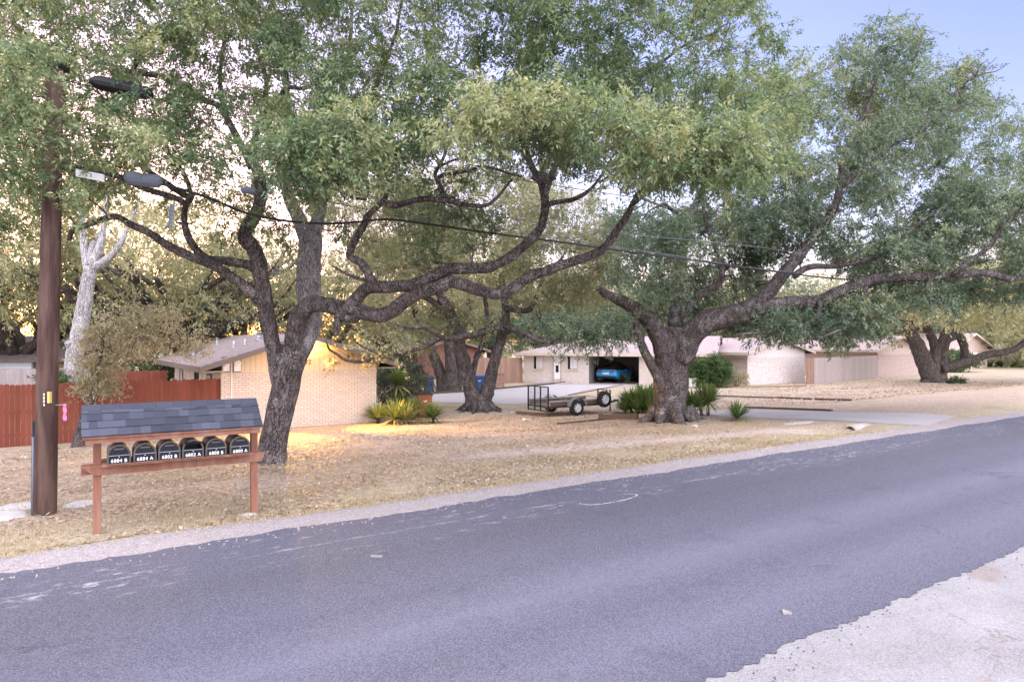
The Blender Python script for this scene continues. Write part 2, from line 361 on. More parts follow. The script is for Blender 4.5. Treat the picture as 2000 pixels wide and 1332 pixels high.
M_ASPH, M_PALE, M_GRAV, M_GROUND, M_CONC = m_asphalt(), m_pale(), m_gravel(), m_ground(), m_concrete()
M_BRICK1 = m_brick('cream_brick', (.62, .52, .44), (.71, .62, .54), (.42, .29, .22), .24, .088, .012)
M_BRICK2 = m_brick('rough_white_brick', (.60, .52, .49), (.70, .63, .60), (.46, .38, .35), .30, .095, .010, .8)
M_BRICK2B = m_brick('tan_brick', (.47, .385, .32), (.58, .50, .44), (.40, .32, .27), .26, .085, .010, .35)
M_BRICK4 = m_brick('pale_tan_brick', (.68, .58, .52), (.76, .68, .63), (.60, .51, .46), .26, .085, .010, .3)
M_BRICK3 = m_brick('pink_brick', (.46, .36, .32), (.55, .44, .395), (.40, .30, .275), .26, .085, .010, .35)
M_BRICKR = m_brick('red_brick', (.22, .10, .075), (.30, .145, .105), (.22, .16, .14), .22, .08, .010)
M_SIDE1 = m_siding('cream_siding', (.66, .53, .36), .2)
M_SIDE2 = m_siding('white_siding', (.64, .58, .56), .25)
M_SIDE3 = m_siding('peach_siding', (.53, .42, .36), .3)
M_SIDEB = m_siding('blue_white_siding', (.62, .66, .74), .18, True)
M_TRIM = plain('beige_trim', (.42, .36, .29), .6); M_TRIMD = plain('brown_trim', (.16, .125, .105), .6); M_TRIMC = plain('cream_trim', (.60, .50, .40), .6)
M_ROOF1 = m_shingle('mauve_shingle', (.215, .17, .165), (.32, .26, .25)); M_ROOF2 = m_shingle('pink_shingle', (.34, .265, .255), (.44, .355, .345)); M_ROOF3 = m_shingle('rose_shingle', (.36, .27, .245), (.46, .35, .32))
def m_tab():
    s = NT('slate_shingle_tab'); v = s.obj(); t = s.attr(); f = s.noise(v, 120, 3, .75)
    c = s.ramp(t, (0, (.034, .037, .052)), (.5, (.055, .060, .084)), (1, (.092, .098, .13))); c = s.mix(s.math('MULTIPLY', f, .55), c, (.05, .052, .062))
    s.bump(f, .6, .004); return s.fin(c, .92, 0, .15)
M_TAB = m_tab()
M_KWOOD = m_wood('stained_post_wood', (.16, .066, .042), (.285, .13, .085), (10, 10, 1.5), False, (.27, .16, .115))
M_KWOODH = m_wood('stained_board_wood', (.16, .066, .042), (.285, .13, .085), (1.5, 14, 14), False, (.28, .165, .12))
M_POLE = m_wood('creosote_pole', (.018, .011, .010), (.095, .052, .042), (22, 22, .8), False, (.15, .095, .075), 0, .5)
M_REDF = m_wood('red_fence_board', (.155, .043, .026), (.235, .073, .045), (9, 9, .8), True)
M_GREYF = m_wood('weathered_fence_board', (.27, .215, .195), (.44, .36, .325), (9, 9, .8), True, (.26, .25, .275))
M_BRNF = m_wood('brown_fence_board', (.22, .13, .095), (.40, .26, .195), (9, 9, .8), True)
M_PALEF = m_wood('pale_fence_board', (.40, .31, .26), (.56, .46, .40), (9, 9, .8), True)
M_SHADF = m_wood('shadowbox_board', (.25, .19, .15), (.42, .31, .22), (9, 9, .8), True)
M_TIMB = m_wood('landscape_timber', (.06, .042, .033), (.15, .105, .08), (2, 12, 12), False)
M_DECK = m_wood('trailer_plank', (.12, .095, .08), (.26, .215, .185), (2, 14, 14), True)
M_BLK = plain('black_paint', (.012, .012, .014), .45, 0, .3); M_MBOX = plain('mailbox_black', (.010, .011, .016), .5, 0, .25, 20, .2)
M_MBTOP = plain('mailbox_shell', (.075, .066, .058), .5, 0, .3, 12)
M_WHT = plain('white_paint', (.80, .79, .77), .5, 0, .05); M_NUM = plain('number_white', (.85, .85, .85), .5, 0, .02)
M_GALV = plain('galvanised', (.36, .37, .39), .45, .6, .15); M_CHR = plain('bright_metal', (.55, .55, .57), .3, .9, .1)
M_RUB = plain('tyre_rubber', (.016, .016, .017), .8); M_RIM = plain('white_rim', (.62, .62, .65), .4, 0, .08)
M_GLASS = plain('dark_glass', (.012, .014, .018), .08, 0, .2, 2, .6); M_CURT = plain('curtain', (.66, .62, .63), .8, 0, .12, 5)
M_CARB = plain('blue_car_paint', (.05, .36, .72), .25, .1, .03, 3, .5); M_CARD = plain('car_trim', (.02, .02, .022), .6)
M_RED = plain('red_lens', (.30, .01, .012), .2, 0, .1); M_BINO = plain('orange_bin_plastic', (.245, .085, .032), .55, 0, .15); M_BINB = plain('blue_bin_plastic', (.03, .075, .24), .5, 0, .15)
M_CABLE = plain('cable_black', (.02, .02, .022), .55); M_STEEL = plain('strand_steel', (.16, .165, .18), .5, .4)
M_PINK = plain('pink_tape', (.75, .16, .30), .6, 0, .1); M_TAGW = plain('tag_white', (.78, .78, .8), .5, 0, .05); M_CRUMB = plain('asphalt_crumb', (.07, .068, .085), .9); M_PEB = plain('pebble', (.30, .27, .26), .9, 0, .5, 30)
M_YEL = plain('yellow_plate', (.55, .40, .13), .5)
M_STONE = plain('pale_stone', (.46, .43, .41), .9, 0, .25, 6, .1, .4); M_CULV = plain('culvert_concrete', (.40, .36, .33), .9, 0, .3, 5, .1, .4)
M_BRNUM = plain('brown_number', (.22, .10, .03), .5); M_DKNUM = plain('dark_number', (.06, .04, .04), .5); M_GRYBOX = plain('case_grey', (.13, .15, .19), .5)
M_METER = plain('meter_shell', (.74, .72, .68), .5, 0, .1); M_SOFF = plain('soffit', (.42, .33, .25), .8)

# ------------------------------------------------------------------ writing
def text(name, s, size, mat, parent, loc, rot, depth=.003, fat=.0, xs=1.0):
    cu = bpy.data.curves.new('t', 'FONT'); cu.body = s; cu.size = size; cu.align_x = 'CENTER'; cu.align_y = 'CENTER'
    cu.extrude = depth; cu.offset = fat; cu.space_character = 1.12
    to = bpy.data.objects.new('t', cu); COL.objects.link(to); bpy.context.view_layer.update()
    me = bpy.data.meshes.new_from_object(to.evaluated_get(bpy.context.evaluated_depsgraph_get()))
    bpy.data.objects.remove(to); bpy.data.curves.remove(cu); me.name = name; me.materials.clear(); me.materials.append(mat)
    o = bpy.data.objects.new(name, me); COL.objects.link(o); o.parent = parent; o.location = loc; o.rotation_euler = rot; o.scale = (xs, 1, 1)
    return o

# ------------------------------------------------------------------ ground, street, paths
def grid_mesh(name, us, vs, mat, zf, dz=0.0, local=False, jit=None):
    V = []
    for j, v in enumerate(vs):
        for i, u in enumerate(us):
            vv = v if jit is None else v + jit(i, j, u)
            x, y = uv(u, vv); z = zf(x, y) + dz
            V.append((u, vv, z) if local else (x, y, z))
    n = len(us); Fc = [(j*n+i, j*n+i+1, (j+1)*n+i+1, (j+1)*n+i) for j in range(len(vs)-1) for i in range(n-1)]
    mb = MB().add(V, Fc); o = mb.build(name, mat, None, True)
    if local: o.rotation_euler = (0, 0, RA)
    return o
us = np.concatenate([[-900, -300, -120, -60], np.arange(-30, 70, .5), [75, 90, 120, 180, 300, 600, 1200]])
vs = np.concatenate([[-600, -100, -20, 0, 5, 9], np.arange(10, 35, .25), np.arange(35, 70, 2), [80, 110, 160, 300, 700, 1500]])
tag(grid_mesh('ground', us, vs, M_GROUND, gz), kind='structure')
# shoulder of crushed stone, asphalt with ragged edges, old pale pavement on the near side
ue = np.concatenate([[-80, -40, -20], np.arange(-8, 16, .035), np.arange(16, 46, .11), [50, 60, 80, 120, 300]])
def nz(u, s, k): return mnoise.noise(Vector((u*s, k, 0)))
def jit_sh(i, j, u):
    if j == 0: return 0.0
    return .30*nz(u, .35, 3.1) + .10*nz(u, 2.1, 9.0) if j == 3 else 0.0
tag(grid_mesh('gravel_shoulder', ue, [9.6, 10.2, 10.7, 11.05], M_GRAV, lambda x, y: 0.0, .006, True, jit_sh), kind='structure')
def jit_pv(i, j, u): return 0.0
tag(grid_mesh('old_pavement', np.array([-120, -20, 0, 10, 20, 40, 120, 300.]), [-14, -6, 0, 2, 4.4], M_PALE, lambda x, y: 0.0, .006, True), kind='structure')
def jit_as(i, j, u):
    if j == 0: return .06*nz(u, .8, 5.0) + .05*nz(u, 2.6, 7.7) + .05*nz(u, 7.0, 1.7) + .035*nz(u, 14.0, 8.1)
    if j == 6: return .16*nz(u, .5, 2.0) + .07*nz(u, 2.8, 4.4) + .05*nz(u, 8.0, 6.1)
    return 0.0
tag(grid_mesh('asphalt_road', ue, [3.72, 4.2, 5, 6, 7.5, 9, 10.2], M_ASPH, lambda x, y: 0.0, .014, True, jit_as), kind='structure')
# long worn paint curve on the asphalt
mb = MB(); pts = [G(1131, 985), G(1150, 987.5), G(1180, 985), G(1215, 979), G(1238, 972), G(1244, 968), G(1236, 966.5), G(1215, 967)]
cv = spline([(p.x, p.y, .019) for p in pts], 5)
for i in range(len(cv)-1):
    d = cv[i+1]-cv[i]; d /= np.linalg.norm(d); s = np.array([-d[1], d[0], 0])*(.022*(1 if i < 28 else .6))
    mb.add([cv[i]-s, cv[i+1]-s, cv[i+1]+s, cv[i]+s], [(0, 1, 2, 3)])
wp = NT('worn_paint'); wpn = wp.ramp(wp.noise(wp.obj(), 9, 6, .75), (.32, 0.0), (.50, .9)); wp.fin((.46, .44, .45), .85)
tr_ = wp.n('BsdfTransparent'); mx_ = wp.n('MixShader', None, _0=wpn); wp.t.links.new(tr_.outputs[0], mx_.inputs[1]); wp.t.links.new(wp.b.outputs[0], mx_.inputs[2]); wp.t.links.new(mx_.outputs[0], wp.out.inputs[0])
tag(mb.build('paint_line', wp.m), kind='structure')

def strip(name, A, B, mat, dz, n=40, m=6):
    a = spline(A, 8); b = spline(B, 8)
    def res(p):
        L = np.concatenate([[0], np.cumsum(np.linalg.norm(np.diff(p[:, :2], axis=0), axis=1))]); t = np.linspace(0, L[-1], n)
        return np.stack([np.interp(t, L, p[:, k]) for k in range(3)], 1)
    a, b = res(a), res(b); V = []
    for i in range(n):
        for j in range(m):
            q = a[i]*(1-j/(m-1)) + b[i]*j/(m-1); V.append((q[0], q[1], gz(q[0], q[1])+dz))
    return MB().add(V, [(i*m+j, i*m+j+1, (i+1)*m+j+1, (i+1)*m+j) for i in range(n-1) for j in range(m-1)]).build(name, mat, None, True)
g = lambda *L: [tuple(G(*p)) for p in L]
tag(strip('driveway', g((790, 776), (848, 770), (913, 766), (968, 761), (1052, 753), (1115, 748.5), (1150, 746.5), (1252, 751.5)),
          g((790, 787), (848, 786), (913, 788), (968, 788), (1023, 789), (1112, 771), (1160, 760), (1249, 753)), M_CONC, .016), kind='structure')
tag(strip('entry_driveway', g((1330, 798), (1400, 799), (1500, 801), (1640, 805), (1720, 806), (1800, 808), (1868, 813)),
          g((1345, 810), (1400, 811), (1490, 817), (1600, 820), (1690, 825), (1755, 829), (1815, 831)), M_CONC, .010), kind='structure')

# ------------------------------------------------------------------ houses
def roof_slab(mb, a, b, c, d, th=.10):
    """slab through four corners, thickened downwards"""
    q = [np.array(p, float) for p in (a, b, c, d)]; n = np.cross(q[1]-q[0], q[3]-q[0]); n /= np.linalg.norm(n)
    if n[2] < 0: n = -n
    mb.hexa([p-n*th for p in q]+q)
def slope_roof(name, mat, parent, eave0, eave1, ridge0, ridge1, th=.10):
    """roof plane as an object with its own frame so shingle courses follow the slope"""
    e0, e1, r0, r1 = [Vector(p) for p in (eave0, eave1, ridge0, ridge1)]
    X = (e1-e0).normalized(); Yv = (r0-e0); Yv = (Yv - X*Yv.dot(X)).normalized(); Z = X.cross(Yv)
    from mathutils import Matrix
    Mx = Matrix((X, Yv, Z)).transposed(); inv = Mx.inverted()
    q = [np.array(inv @ (p-e0)) for p in (e0, e1, r1, r0)]
    mb = MB(); mb.hexa([p-np.array((0, 0, th)) for p in q]+q)
    o = mb.build(name, mat, parent); o.matrix_local = Matrix.Translation(e0) @ Mx.to_4x4(); return o
def window(parent, x0, x1, z0, z1, y=0.0, split=.35, mframe=None, curtain=True, side=False):
    """window on the plane y (facing -y); side=True swaps x and y and faces -x"""
    def bx(mb, a, b, c, d, e, f): return mb.box(c, d, a, b, e, f) if side else mb.box(a, b, c, d, e, f)
    fr = MB(); w = .05
    for a, b, c, d in ((x0-w, x1+w, z0-w, z0), (x0-w, x1+w, z1, z1+w), (x0-w, x0, z0, z1), (x1, x1+w, z0, z1), ((x0+x1)/2-.02, (x0+x1)/2+.02, z0, z1)):
        bx(fr, a, b, y-.045, y+.03, c, d)
    f = fr.build('window', mframe or M_TRIMC, parent)
    p = MB(); bx(p, x0, x1, y-.012, y+.02, z0, z1); p.build('pane', M_GLASS, f)
    if curtain:
        c = MB(); xx = x0+(x1-x0)*split; n = 9
        for i in range(n):
            a = xx+(x1-.03-xx)*i/n; bx(c, a, a+(x1-.03-xx)/n, y-.018-.006*(i % 2), y-.0121, z0+.03, z1-.03)
        c.build('curtain', M_CURT, f)
    sl = MB(); bx(sl, x0-.08, x1+.08, y-.09, y+.03, z0-w-.06, z0-w-.002); sl.build('sill', M_TRIMC, f)
    return f

def gable_house(name, label, origin, w, depth, zb, ez, pz, mats, over=(.8, .5), trim=None, group=None):
    """origin: left front corner; gable end faces the street (local -y); zb brick height, ez eave, pz peak, above base"""
    h = thing(name, label, 'house', origin, RA, group)
    MB().box(0, w, 0, depth, -.4, zb).build('brick_wall', mats[0], h)
    MB().box(-.012, w+.012, -.012, depth, zb-.11, zb).build('soldier_course', mats[0], h)
    sl = (pz-ez)/(w/2)
    MB().prism([(0, zb), (w, zb), (w, ez), (w/2, pz), (0, ez)], 1, -.004, depth).build('gable_siding', mats[1], h)
    ox, oy = over; ze = ez - sl*ox
    lift = .13
    for s in (0, 1):
        X = lambda x: w-x if s else x
        e0, e1, r0, r1 = (X(-ox), -oy, ze+lift), (X(-ox), depth+oy, ze+lift), (w/2, -oy, pz+lift), (w/2, depth+oy, pz+lift)
        if s: slope_roof('roof', mats[2], h, e0, e1, r0, r1)
        else: slope_roof('roof', mats[2], h, e1, e0, r1, r0)
    fa = MB()
    for s in (0, 1):
        X = lambda x: w-x if s else x
        a = np.array((X(-ox-.012), ze+lift-.03)); b = np.array((w/2, pz+lift-.02)); dn = np.array((0, -.17))
        fa.prism([tuple(a), tuple(b), tuple(b+dn), tuple(a+dn)], 1, -oy-.035, -oy)                        # rake boards
        xs = sorted((X(-ox-.03), X(-ox))); fa.box(xs[0], xs[1], -oy, depth+oy, ze+lift-.20, ze+lift-.012)  # eave boards
    fa.build('fascia', trim or M_TRIMD, h)
    so = MB()
    for s in (0, 1):
        X = lambda x: w-x if s else x
        xs = sorted((X(-ox), X(0))); so.box(xs[0], xs[1]-(.003 if not s else 0), -oy+.003, depth+oy, ze+lift-.19, ze+lift-.165)
    so.build('soffit', M_SOFF, h)
    return h
def wall_hit(o, d, px):
    """distance along d from o where the ray of pixel column px crosses"""
    k = (px-CX)/F; return (k*o[1]-o[0])/(d[0]-k*d[1])
R2 = (CR, SR)
# house with the lit gable
h1r = G(735, 823); d1 = wall_hit((h1r.x, h1r.y), R2, 432); W1 = -d1
o1 = (h1r.x+R2[0]*d1, h1r.y+R2[1]*d1, -.5)
H1 = gable_house('house', 'low duplex with lit yellow gable, cream brick below and mauve shingle roof', o1, W1, 11.3, 2.14, 2.52, 3.47, (M_BRICK1, M_SIDE1, M_ROOF1))
def on1(px): return wall_hit((o1[0], o1[1]), R2, px)
def z1(px, py):
    t = on1(px); y = o1[1]+R2[1]*t; return H+(CY-py)/F*y+.5
t2 = on1(607)
text('house_number', '6802', .27, M_BRNUM, H1, (t2-.27, -.012, z1(607, 707)), (PI/2, 0, 0), .006, .004)
for px in (441, 463):
    t = on1(px); mt = MB().lathe([(0, -.12), (.10, -.12), (.13, -.10), (.13, 0)], (t, -.004, z1(px, 712)+.06), 1, 16).box(t-.12, t+.12, -.09, -.004, z1(px, 725), z1(px, 710))
    mt.build('electric_meter', M_METER, H1, bevel=.012); MB().box(t-.15, t+.15, -.03, -.004, z1(px, 727), z1(px, 697)).build('meter_board', M_TRIMD, H1)
MB().cyl((on1(452), -.04, z1(452, 700)), (on1(452), -.04, .1), .02, 8).build('conduit', M_METER, H1)
# twin floodlight under the peak (the lit lamp of the photo)
tl = on1(575); zl = z1(575, 688)
fl = MB().box(tl-.09, tl+.09, -.06, -.004, zl-.06, zl+.06)
fo = fl.build('floodlight', M_TRIMC, H1)
M_LAMP = bpy.data.materials.new('lamp_glow'); M_LAMP.use_nodes = True
lb = M_LAMP.node_tree.nodes['Principled BSDF']; lb.inputs['Emission Color'].default_value = (1, .62, .2, 1); lb.inputs['Emission Strength'].default_value = 12
for s in (-1, 1):
    MB().lathe([(0, .0), (.035, .0), (.075, -.13)], (tl+s*.13, -.10, zl), 1, 14).build('lamp_head', M_BLK, fo)
    MB().lathe([(0, -.128), (.07, -.128)], (tl+s*.13, -.10, zl), 1, 14).build('lamp_lens', M_LAMP, fo)
cz, sz = math.cos(RA), math.sin(RA)
def spot(px_off, tgt, energy, size, name):
    ld = bpy.data.lights.new(name, 'SPOT'); lo = bpy.data.objects.new(name, ld); COL.objects.link(lo); lo.parent = H1
    ld.energy = energy; ld.color = (1.0, .52, .09); ld.spot_size = math.radians(size); ld.spot_blend = .7; ld.shadow_soft_size = .08
    lo.location = (tl+px_off, -.42, zl-.02); lo.rotation_euler = (Vector(tgt)-Vector(lo.location)).to_track_quat('-Z', 'Y').to_euler()
spot(.16, (W1+.9, -3.3, .2), 620, 72, 'flood_beam'); spot(-.16, (-.3, -4.6, 0), 380, 85, 'flood_beam')
pl = bpy.data.lights.new('flood_spill', 'SPOT'); plo = bpy.data.objects.new('flood_spill', pl); COL.objects.link(plo); plo.parent = H1
pl.energy = 520; pl.color = (1.0, .52, .07); pl.shadow_soft_size = .06; pl.spot_size = math.radians(150); pl.spot_blend = .5
plo.location = (tl, -.30, zl-.02); plo.rotation_euler = Vector((.15, .75, .55)).to_track_quat('-Z', 'Y').to_euler()
# left side of that house: posts, windows, door, boards
for a, b in ((1.6, 2.4), (8.2, 9.0)): window(H1, a, b, 1.0, 2.0, -.004, .3, M_TRIMD, True, True)
MB().box(-.04, -.004, 4.3, 5.2, 0, 2.1).build('side_door', M_GLASS, H1)
for y in (.9, 3.4, 6.6): MB().box(-.55, -.46, y, y+.09, -.4, 2.2).build('porch_post', M_TRIMC, H1)
MB().box(-.04, -.004, .35, .8, 1.15, 1.75).build('breaker_box', M_TRIMD, H1)
# vents on the left roof slope
sl1 = (3.47-2.52)/(W1/2)
def roofz(x): return 2.52+.13+sl1*x
def roof_hit(px, py):
    d = Vector(((px-CX)/F, 1, (CY-py)/F)); o = Vector((0, 0, H)) - Vector(o1); ca, sa = math.cos(RA), math.sin(RA)
    ol = Vector((o.x*ca+o.y*sa, -o.x*sa+o.y*ca, o.z)); dl = Vector((d.x*ca+d.y*sa, -d.x*sa+d.y*ca, d.z))
    t = (2.65+sl1*ol.x-ol.z)/(dl.z-sl1*dl.x); return ol+dl*t
for px, py, r, hh, cap in ((371.5, 692, .085, .26, 1), (379, 692, .085, .28, 1), (388, 689, .09, .50, 1), (424, 674, .05, .28, 1), (457, 679, .055, .28, 0), (478.5, 674, .05, .26, 0), (506, 664.5, .10, .30, 1)):
    p = roof_hit(px, py); v = MB().cyl((p.x, p.y, p.z-.1), (p.x, p.y, p.z+hh), r, 12).cyl((p.x, p.y, p.z-.02), (p.x, p.y, p.z+.06), r*1.7, 12, .5, r)
    if cap: v.cyl((p.x, p.y, p.z+hh), (p.x, p.y, p.z+hh+.05), r*1.7, 12, .5, r*1.2)
    v.build('roof_vent', M_GALV, H1, True)
# houses further up the street
h3 = G(1460, 752.5)
H3 = gable_house('house', 'low house with rough whitewashed brick gable end behind clipped bushes', (h3.x, h3.y, -.5), 7.3, 13, 2.06, 2.5, 3.42, (M_BRICK2, M_SIDE2, M_ROOF2), (.7, .5), M_TRIM)
for a, b in ((2.2, 3.2), (7.0, 8.0)): window(H3, a, b, 1.0, 2.0, -.004, .3, M_TRIMC, True, True)
MB().box(-.030, -.005, 0.0, 13, -.3, 2.0).build('side_brick', M_BRICK2B, H3)
h4 = G(1714, 737.5)
H4 = gable_house('house', 'pink brick house with peach gable reading 6710, behind the multi trunk oak', (h4.x, h4.y, -.5), 7.3, 13, 2.05, 2.62, 3.65, (M_BRICK3, M_SIDE3, M_ROOF3), (.9, .5), M_TRIM)
t = wall_hit((h4.x, h4.y), R2, 1758); text('house_number', '6710', .42, M_DKNUM, H4, (t, -.014, H+(CY-677)/F*(h4.y+R2[1]*t)+.5), (PI/2, 0, 0), .008, .004)
# next house beyond, peach porch lit
h5 = G(1862, 722)
H5 = gable_house('house', 'distant house with warm peach wall and rose roof between oak trunks', (h5.x, h5.y, -.5), 9.0, 12, 2.1, 2.6, 4.1, (M_BRICK3, M_SIDE3, M_ROOF3), (.8, .6), M_TRIMC)
for a in (1.0, 2.4): MB().box(a, a+.14, -.9, -.76, -.2, 2.3).build('porch_post', M_TRIMC, H5)
window(H5, 4.5, 6.2, .9, 2.0, 0, .3)
# carport house at the end of the drive
a2 = G(1022.5, 747); b2 = G(1292, 753); dv = (b2-a2); dv.z = 0; L2 = dv.length; dv /= L2; A2 = math.atan2(dv.y, dv.x)
H2 = thing('carport_house', 'pale brick house with pink hip roof, white door and open carport', 'house', (a2.x, a2.y, -.5), A2)
def on2(px): return wall_hit((a2.x, a2.y), (dv.x, dv.y), px)
def z2(px, py): return H+(CY-py)/F*(a2.y+dv.y*on2(px))+.5
c0, c1 = on2(1149.5), on2(1248); zc = z2(1200, 694.5)
D2 = 8.5
MB().box(0, c0, 0, D2, -.3, zc+.02).build('brick_wall', M_BRICK4, H2)
MB().box(c1, L2+1.0, 0, D2, -.3, zc+.02).build('brick_wall', M_BRICK4, H2)
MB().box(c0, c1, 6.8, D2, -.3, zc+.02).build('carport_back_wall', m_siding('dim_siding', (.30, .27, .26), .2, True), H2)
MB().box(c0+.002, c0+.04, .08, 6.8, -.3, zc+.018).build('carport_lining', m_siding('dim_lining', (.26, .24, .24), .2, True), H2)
MB().box(c0+.04, c1, .05, 6.8, -.02, .02).build('carport_floor', M_CONC, H2)
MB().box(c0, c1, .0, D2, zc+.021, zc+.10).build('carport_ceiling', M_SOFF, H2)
MB().box(c0-.02, c1+.02, -.06, .12, zc-.09, zc+.019).build('carport_beam', M_TRIM, H2)
E2 = zc+.14; ov = .55; RZ = E2+1.35; ry = D2/2
slope_roof('roof', M_ROOF2, H2, (-ov, -ov, E2), (L2+4, -ov, E2), (4.6, ry, RZ), (L2+4, ry, RZ))
slope_roof('roof', M_ROOF2, H2, (-ov, D2+ov, E2), (-ov, -ov, E2), (4.6, ry, RZ), (4.58, ry, RZ))
slope_roof('roof', M_ROOF2, H2, (L2+4, D2+ov, E2), (-ov, D2+ov, E2), (L2+4, ry, RZ), (4.6, ry, RZ))
MB().box(-ov-.03, L2+4, -ov-.035, -ov, E2-.17, E2-.012).box(-ov-.035, -ov, -ov, D2+ov, E2-.17, E2-.012).build('fascia', M_TRIMC, H2)
MB().box(-ov, L2+4, -ov, 0, E2-.13, E2-.115).build('soffit', M_SOFF, H2)
window(H2, on2(1043), on2(1061), z2(1050, 720), z2(1050, 696), 0, .25); window(H2, on2(1109), on2(1128), z2(1118, 721), z2(1118, 696), 0, .25)
x0, x1 = on2(1082.5), on2(1094.5); dd = MB().box(x0, x1, -.05, .02, z2(1088, 740), z2(1088, 696)).build('door', M_WHT, H2)
MB().box(x0+.13, x1-.13, -.056, -.04, z2(1088, 727), z2(1088, 713.5)).build('door_glass', M_GLASS, dd); MB().box(x0+.10, x1-.10, -.056, -.04, z2(1088, 711), z2(1088, 697.5)).build('door_glass', M_CURT, dd)
MB().cyl((x1-.07, -.10, 1.0), (x1-.07, -.05, 1.0), .03, 8).build('door_handle', M_CHR, dd)
MB().box(x0-.09, x0-.001, -.07, .02, -.1, z2(1088, 694)).box(x1+.001, x1+.09, -.07, .02, -.1, z2(1088, 694)).build('door_frame', M_TRIM, H2)
MB().lathe([(0, .12), (.06, .10), (.08, -.08), (0, -.12)], (on2(1097.5), -.09, z2(1097, 697)), 2, 10).build('porch_light', M_BLK, H2)
MB().box(on2(1056), on2(1118), -1.4, -.02, -.4, .08).build('front_step', M_CONC, H2)
# red brick house behind the left trunks
h6 = P(815, 757, 58)
H6 = gable_house('house', 'dark red brick house in shade behind a cluster of oak trunks', (h6.x, h6.y, -.5), 6.5, 9, 2.3, 2.5, 3.4, (M_BRICKR, M_BRICKR, M_ROOF1), (.6, .5))
window(H6, 3.2, 4.6, .8, 1.9, 0, .4, M_TRIMD)
# pale sided house past the left fence
h7 = P(-75, 757, 36)
H7 = thing('sided_house', 'pale blue sided house with red brick corner beyond the picket fence', 'house', (h7.x, h7.y, -.5), math.radians(8))
MB().box(0, 3.5, 0, 8, -.3, 2.25).build('siding_wall', M_SIDEB, H7); MB().box(3.5, 5.1, .02, 8, -.3, 2.25).build('brick_wall', M_BRICKR, H7)
slope_roof('roof', M_ROOF1, H7, (-.6, -.6, 2.28), (5.8, -.6, 2.28), (-.6, 4, 3.6), (5.8, 4, 3.6)); slope_roof('roof', M_ROOF1, H7, (5.8, 8.6, 2.28), (-.6, 8.6, 2.28), (5.8, 4, 3.6), (-.6, 4, 3.6))
window(H7, .6, 2.4, .9, 1.8, 0, .1); MB().box(3.42, 3.52, -.06, 0, -.3, 2.25).build('corner_board', plain('slate_trim', (.18, .2, .26), .6), H7)

# ------------------------------------------------------------------ fences
def fence(label, p0, p1, zb, h, mat, name='wooden_fence', bw=.14, gap=.004, top_var=.02, shadow=False, step_base=True):
    d = Vector((p1[0]-p0[0], p1[1]-p0[1], 0)); L = d.length; ang = math.atan2(d.y, d.x)
    f = thing(name, label, 'fence', (p0[0], p0[1], zb), ang)
    mb = MB(); x = 0.0; i = 0; r = random.Random(len(label))
    while x < L-.02:
        w = min(bw*(1+r.uniform(-.04, .04)), L-x); y = r.uniform(-.003, .003) + (.06 if shadow and i % 2 else 0)
        top = h+r.uniform(-top_var, top_var); wx, wy = p0[0]+d.x*x/L, p0[1]+d.y*x/L; b = gz(wx, wy)-zb-.1 if step_base else -.1
        mb.prism([(x, b), (x+w-gap, b), (x+w-gap, top-.03), (x+w-gap-.025, top), (x+.025, top), (x, top-.03)], 1, y-.010, y+.010, r.random())
        x += w + (bw*.75 if shadow else 0); i += 1
    mb.build('boards', mat, f)
    rl = MB()
    for z in (.35, h*.55, h-.25): rl.box(0, L, .014, .05, z-.045, z+.045)
    rl.build('rails', mat, f)
    k = max(1, round(L/2.4))
    for i in range(k+1):
        x = min(max(L*i/k, .05), L-.05); MB().box(x-.045, x+.045, .051, .14, -.3, h-.03).build('post', mat, f)
    return f
q = lambda u, v: uv(u, v)
u1, v1 = to_uv(o1[0], o1[1])
fence('red brown stained board fence running left from the lit house', q(-12, v1+.12), q(u1, v1+.12), -.5, 1.94, M_REDF, 'stained_fence')
fence('gray weathered fence top showing behind the red brown fence', q(-6.5, v1+9), q(u1-3.6, v1+9), -.5, 2.12, M_GREYF)
fence('dark red fence panel behind the side porch of the lit house', q(u1-3.4, v1+6.5), q(u1-.9, v1+6.5), -.5, 2.05, M_REDF, 'stained_fence')
a = P(-60, 745, 30); b = P(76, 745, 30.5); fence('slatted picket fence catching orange sun at the far left', (a.x, a.y), (b.x, b.y), -.5, 1.70, M_SHADF, 'picket_fence', .11, .004, .01, True)
a = G(1590, 751); b = G(1713, 738.5); fence('gray weathered board fence between the whitewashed and pink houses', (a.x, a.y), (b.x, b.y), -.5, 2.0, M_GREYF)
c = G(1574, 750.5); fence('short orange brown return panel of the gray board fence', (c.x, c.y), (a.x-.02, a.y-.02), -.5, 1.98, M_BRNF)
a = G(920, 752); b = G(1022, 747.3); fence('reddish brown board fence left of the carport house', (a.x, a.y), (b.x-.05, b.y+.3), -.5, 2.0, M_BRNF)
a = P(872, 758, 52); b = P(930, 758, 51.5); fence('dark shaded fence behind the cluster of trunks', (a.x, a.y), (b.x, b.y), -.5, 1.95, M_GREYF)
a = G(1884, 716.5); b = G(2130, 713.5); fence('long pale board fence at the far right', (a.x, a.y), (b.x, b.y), -.5, 2.6, M_PALEF)

